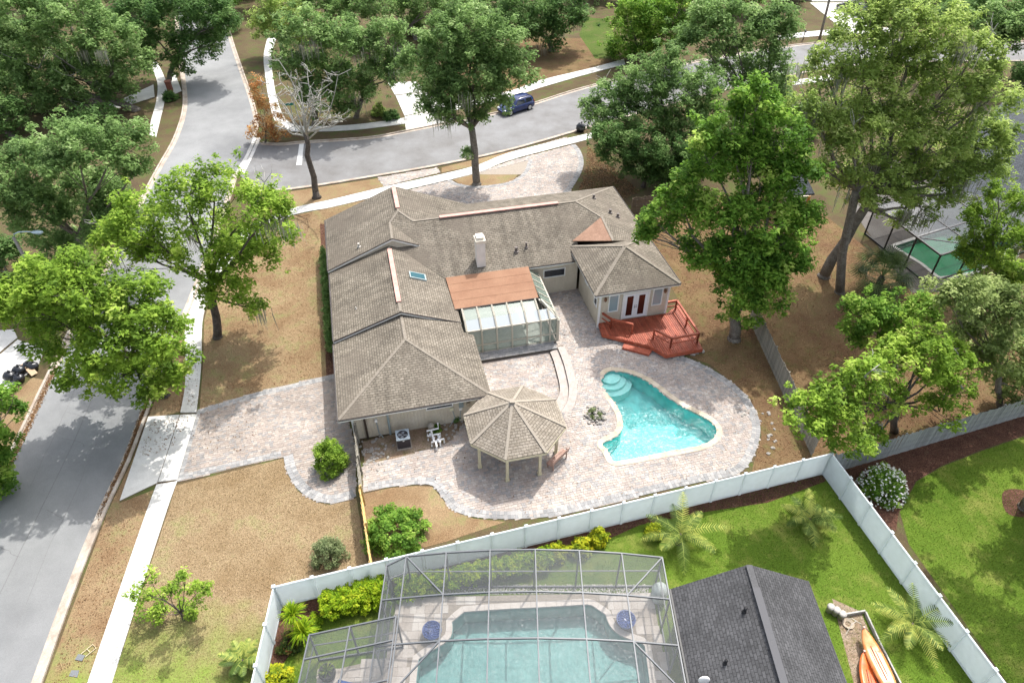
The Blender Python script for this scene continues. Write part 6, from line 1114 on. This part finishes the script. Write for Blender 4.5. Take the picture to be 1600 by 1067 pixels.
def hedge(label, p, q, w_, h, leaf, n, lsize=.09, name='hedge'):
    p = G(*p); q = G(*q); t = thing(name, label, 'hedge', (p+q)/2*[1, 1, 0]); L_ = np.linalg.norm(q-p); d = (q-p)/L_; nn = np.array([-d[1], d[0], 0]); k = n; u = rng.random(k); v = rng.normal(0, .35, k).clip(-.8, .8)
    C = p+np.outer(u*L_, d)+np.outer(v*w_*.5, nn); C[:, 2] = h*(.25+.6*rng.random(k))*(1-.25*np.abs(v)); V, tt = leaf_quads(C, np.full(k, .2), np.full(k, 55), lsize, np.clip(.5+rng.normal(0, .2, k), 0, 1)); o = place('foliage', npmesh('foliage', V, 3, tt, LM[leaf]), t); o.matrix_parent_inverse = Matrix.Translation(-t.location)
    mb = MB(); [limb(mb, p+d*L_*s, p+d*L_*s+[0, 0, h*.7], .03, .015, .1, 3, 5) for s in np.linspace(.05, .95, max(3, int(L_/.5)))]; mb.build('stems', M_barkd, t, True); return t
hedge('dense lime green hedge inside the vinyl fence left of the cage', (508, 956), (604, 928), 1.9, 1.3, 'lime', 430, .11)
hedge('green hedge along the vinyl fence behind the screen cage', (622, 928), (860, 878), 1.3, 1.1, 'lime', 560, .11)
hedge('dark narrow hedge along the house west wall', (507, 400), (518, 560), .7, 1.3, 'dark', 330)
for px, py, r_, lb in ((872, 868, .5, 'yellow croton shrub at the hedge end behind the cage'), (905, 860, .55, 'largest yellow croton shrub behind the cage'), (935, 845, .5, 'upright yellow croton shrub closest to the vinyl fence'), (1020, 835, .4, 'small yellow croton shrub beside the feathery palm'), (438, 1062, .6, 'yellow croton shrub in the narrow bed below the red shrub')): shrub('croton_shrub', lb, (px, py), r_, .85, 'croton', .11, 6, .18, group='yellow crotons in the fence bed')
shrub('red_shrub', 'red and green shrub in the bed beside the vinyl fence', (455, 1008), .55, .8, 'red', .08, 5, .18); shrub('ground_shrub', 'low yellow green ground cover clump beside the lime hedge', (487, 978), .6, .3, 'lime', .07, 5, .16)
shrub('weedy_shrub', 'leafy weed beside the pool pipes', (680, 672), .35, .4, 'bright', .08, 5, .14); shrub('bed_shrub', 'leafy shrub against the garage wall by the gazebo', (712, 655), .35, .6, 'dark', .08, 5, .14)
shrub('bed_shrub', 'low shrub beside the shaded concrete driveway', (612, 186), .9, .9, 'dark', .15, 5, .25); shrub('bed_shrub', 'yellow green shrub in the shaded mulch bed', (592, 180), .9, 1.3, 'oakyel', .15, 4, .25)
sh_ = shrub('dry_plants', 'sparse dry plants growing from the stone heap by the pool', (928, 650), .45, .55, 'grey', .07, 3, .14)
# ---------------- palms ----------------
def frond(V, T, base, az, L_, rise, droop, leafl, n=22, tw=.5):
    d = np.array([math.cos(az), math.sin(az), 0]); sd_ = np.array([-d[1], d[0], 0]); pts = []
    for i in range(n+1): t = i/n; pts.append(base+d*L_*(t*math.cos(rise*(1-t)))*.95+np.array([0, 0, L_*(math.sin(rise)*t-droop*t*t)]))
    tt = .45+rng.normal(0, .28)
    for i in range(1, n):
        p = pts[i]; ax = pts[i+1]-pts[i-1]; ax /= np.linalg.norm(ax); t = i/n; l = leafl*math.sin(math.pi*min(1, .15+t*.85))**.6*(1 if t < .9 else .8)
        for s in (-1, 1):
            tip = p+(sd_*s*.85+ax*.55+np.array([0, 0, -.18]))*l; V += [p-ax*.036, p+ax*.036, tip+ax*.008, tip-ax*.008]; T.append(np.clip(tt+rng.normal(0, .28), 0, 1))
    for i in range(n): a, b_ = pts[i], pts[i+1]; w_ = sd_*.02*(1-i/n); V += [a-w_, a+w_, b_+w_, b_-w_]; T.append(.8)
def palm(label, base, L_, n, trunk, leafl=.34, name='palm_tree', droop=.5, leaf='palm'):
    b = G(*base); t = thing(name, label, 'palm', b); mb = MB(); mb.lathe(b, [(.2, -.02), (.17, trunk*.5), (.19, trunk), (.08, trunk+.12)], 12); mb.build('trunk', M_barkd, t, True); V, T = [], []
    for i in range(n): az = 2.399*i+rng.normal(0, .15); u = i/n; frond(V, T, b+[0, 0, trunk+.05], az, L_*(.8+.3*rng.random()), .25+1.05*(u), droop*(1.25-.5*u), leafl)
    o = place('fronds', npmesh('fronds', np.array(V), 4, T, LM[leaf]), t); o.matrix_parent_inverse = Matrix.Translation(-t.location); return t
palm('feathery palm against the vinyl fence beside the yellow crotons', (1060, 848), 2.1, 14, .7, .4)
palm('feathery palm in the shaded lawn corner of the vinyl fence', (1262, 818), 1.7, 14, .35, .38)
palm('large feathery palm overhanging the vinyl fence beside the kayaks', (1417, 985), 2.0, 15, .6, .36)
palm('small yellow palm in the bed on the lawn outside the vinyl fence', (384, 1040), 1.0, 18, .5, .26)
def spiky(t, c, n, L_, leaf='palm'):
    V, T = [], []
    for i in range(n):
        az = rng.random()*6.28; el = rng.uniform(.1, 1.4); d = np.array([math.cos(az)*math.cos(el), math.sin(az)*math.cos(el), math.sin(el)]); s = np.array([-math.sin(az), math.cos(az), 0])*.02; l = L_*rng.uniform(.7, 1.2); m_ = c+d*l*.6; e = c+d*l-np.array([0, 0, .35*l*(1.2-el*.6)])
        V += [c-s, c+s, m_+s*1.1, m_-s*1.1, m_-s*1.1, m_+s*1.1, e+s*.15, e-s*.15]; T += [.5+rng.normal(0, .2)]*2
    o = place('leaves', npmesh('leaves', np.array(V), 4, np.clip(T, 0, 1), LM[leaf]), t); o.matrix_parent_inverse = Matrix.Translation(-t.location)
for t, c, n, L_ in SPIKES: spiky(t, c, n*2, L_)
for i, (px, py, h, L_, lb) in enumerate(((468, 985, 1.5, .75, 'upper spiky ponytail plant in the vinyl fence corner'), (478, 1000, .8, .8, 'lower spiky ponytail plant beside the red shrub'))):
    b = G(px, py); t = thing('ponytail_plant', lb, 'plant', b); mb = MB(); mb.lathe(b, [(.2, 0), (.12, .3), (.06, h)], 10); mb.build('trunk', M_bark, t, True); spiky(t, b+[0, 0, h], 170, L_, 'lime')
# fan palm
b = G(1366, 462); fp = thing('fan_palm', 'dark green fan palm beside the black framed cage', 'palm', b); mb = MB(); mb.lathe(b, [(.3, 0), (.24, 1.), (.26, 1.6), (.15, 1.8)], 12); mb.build('trunk', M_barkd, fp, True); V, T = [], []
for i in range(60):
    az = 2.399*i; el = rng.uniform(-.45, 1.3); d = np.array([math.cos(az)*math.cos(el), math.sin(az)*math.cos(el), math.sin(el)]); c = b+[0, 0, 1.8]+d*rng.uniform(.9, 1.8); s = np.cross(d, [0, 0, 1.]); s /= np.linalg.norm(s)+1e-9; u = np.cross(s, d); tt = .45+rng.normal(0, .2)
    V += [b+[0, 0, 1.75]-s*.02, b+[0, 0, 1.75]+s*.02, c+s*.02, c-s*.02]; T.append(.7)
    for k in np.linspace(-1.5, 1.5, 15):
        f = d*math.cos(k)+s*math.sin(k); l = 1.25*(1-.15*abs(k)); e = c+f*l-np.array([0, 0, .35*l]); m_ = c+f*l*.55; w_ = np.cross(f, u)*.03; V += [c-w_*.3, c+w_*.3, m_+w_, m_-w_, m_-w_, m_+w_, e+w_*.2, e-w_*.2]; T += [tt+rng.normal(0, .1)]*2
o = place('fronds', npmesh('fronds', np.array(V), 4, np.clip(T, 0, 1), LM['fan']), fp); o.matrix_parent_inverse = Matrix.Translation(-fp.location)
# ---------------- grass, fallen leaves ----------------
def scatter(poly, n):
    P_ = np.array([q[:2] for q in poly]); lo, hi = P_.min(0), P_.max(0); q = lo+rng.random((int(n*2.2), 2))*(hi-lo); return q[inside(q, poly)][:n]
def blades(name, P_, h, m, lean=.6):
    n = len(P_); a = rng.random(n)*6.28; l = h*(.5+rng.random(n)); w_ = .012+.012*rng.random(n); az = rng.random(n)*6.28; le = rng.random(n)*lean; V = np.zeros((n, 3, 3))
    V[:, 0] = np.c_[P_[:, 0]-w_*np.cos(a), P_[:, 1]-w_*np.sin(a), np.full(n, .005)]; V[:, 1] = np.c_[P_[:, 0]+w_*np.cos(a), P_[:, 1]+w_*np.sin(a), np.full(n, .005)]; V[:, 2] = np.c_[P_[:, 0]+l*le*np.cos(az), P_[:, 1]+l*le*np.sin(az), .005+l]
    return tag(place(name, npmesh(name, V.reshape(-1, 3), 3, rng.random(n), m)), kind='stuff')
M_gb = leafmat('grass_blade', [(0, (.07, .14, .015)), (.5, (.13, .22, .025)), (1, (.26, .30, .06))], .3, .7); M_db = leafmat('dry_blade', [(0, (.22, .15, .075)), (.5, (.32, .23, .12)), (.85, (.40, .30, .17)), (1, (.22, .23, .07))], .2, .9)
def notin(P_, polys):
    k = np.ones(len(P_), bool)
    for q in polys: k &= ~inside(P_, q)
    return P_[k]
CAGE = [(-8.8, 8), (-8.8, 14.4), (-5.9, 15), (-5.9, 17.5), (7, 18), (7.1, 16.4), (13.6, 16.9), (13.6, 8)]
blades('grass', notin(scatter(LAWN_G, 60000), [CAGE]), .045, M_gb); blades('grass', scatter([p for p in LAWN_R], 50000), .045, M_gb)
blades('dry_grass', scatter(LAWN_TAN, 45000), .03, M_db, 1.2)
FL = [p[:2] for p in GP([(317, 636), (520, 582), (508, 350), (600, 306), (455, 340), (365, 410), (318, 500)])]; blades('dry_grass', scatter(FL, 30000), .03, M_db, 1.2)
M_lit = leafmat('leaf_litter', [(0, (.12, .062, .032)), (.5, (.215, .12, .06)), (1, (.36, .24, .13))], .1, .9)
bits('leaf_litter', np.vstack([notin(scatter(YARD, 26000), [PATIO, [p[:2] for p in D]]), scatter(FL, 2500)]), .04, M_lit)
VERGE = [p[:2] for p in GP([(205, 726), (246, 640), (282, 642), (290, 600), (290, 500), (300, 470), (262, 560), (228, 650)])]; V2 = [p[:2] for p in GP([(80, 1067), (135, 1067), (228, 802), (240, 765), (184, 786), (166, 800)])]
bits('leaf_litter', np.vstack([scatter(VERGE, 1800), scatter(V2, 1200)]), .03, M_lit)
g_ = resample(RE, .03); yy = g_[:, 1]; pk = np.where((yy > 22) & (yy < 40))[0]; k = pk[(rng.beta(2, 2.5, 3200)*len(pk)).astype(int)]; bits('leaf_litter', offset(g_, .14)[k]+rng.normal(0, .07, (len(k), 2)), .045, M_lit, z=.03); g_ = resample(LE, .03); yy = g_[:, 1]; pk = np.where((yy > 20) & (yy < 34))[0]; k = pk[rng.integers(0, len(pk), 2600)]; bits('leaf_litter', offset(g_, -.2)[k]+rng.normal(0, .09, (len(k), 2)), .045, M_lit, z=.03)
pt = notin(scatter(PATIO, 900), [POOL]); bits('leaf_litter', pt, .036, M_lit, z=.06); dr_ = np.vstack([scatter([p[:2] for p in GP([(290, 720), (312, 640), (400, 615), (400, 700)])], 160), scatter([p[:2] for p in GP([(215, 720), (236, 655), (300, 650), (270, 700)])], 260), scatter([p[:2] for p in GP([(292, 640), (292, 560), (312, 560), (306, 640)])], 160)]); bits('leaf_litter', dr_, .038, M_lit, z=.06)
FW_ = [p[:2] for p in GP([(918, 228), (1000, 300), (960, 320), (900, 312), (916, 262)])]; bits('leaf_litter', scatter(FW_, 5000), .06, M_lit, z=.045)
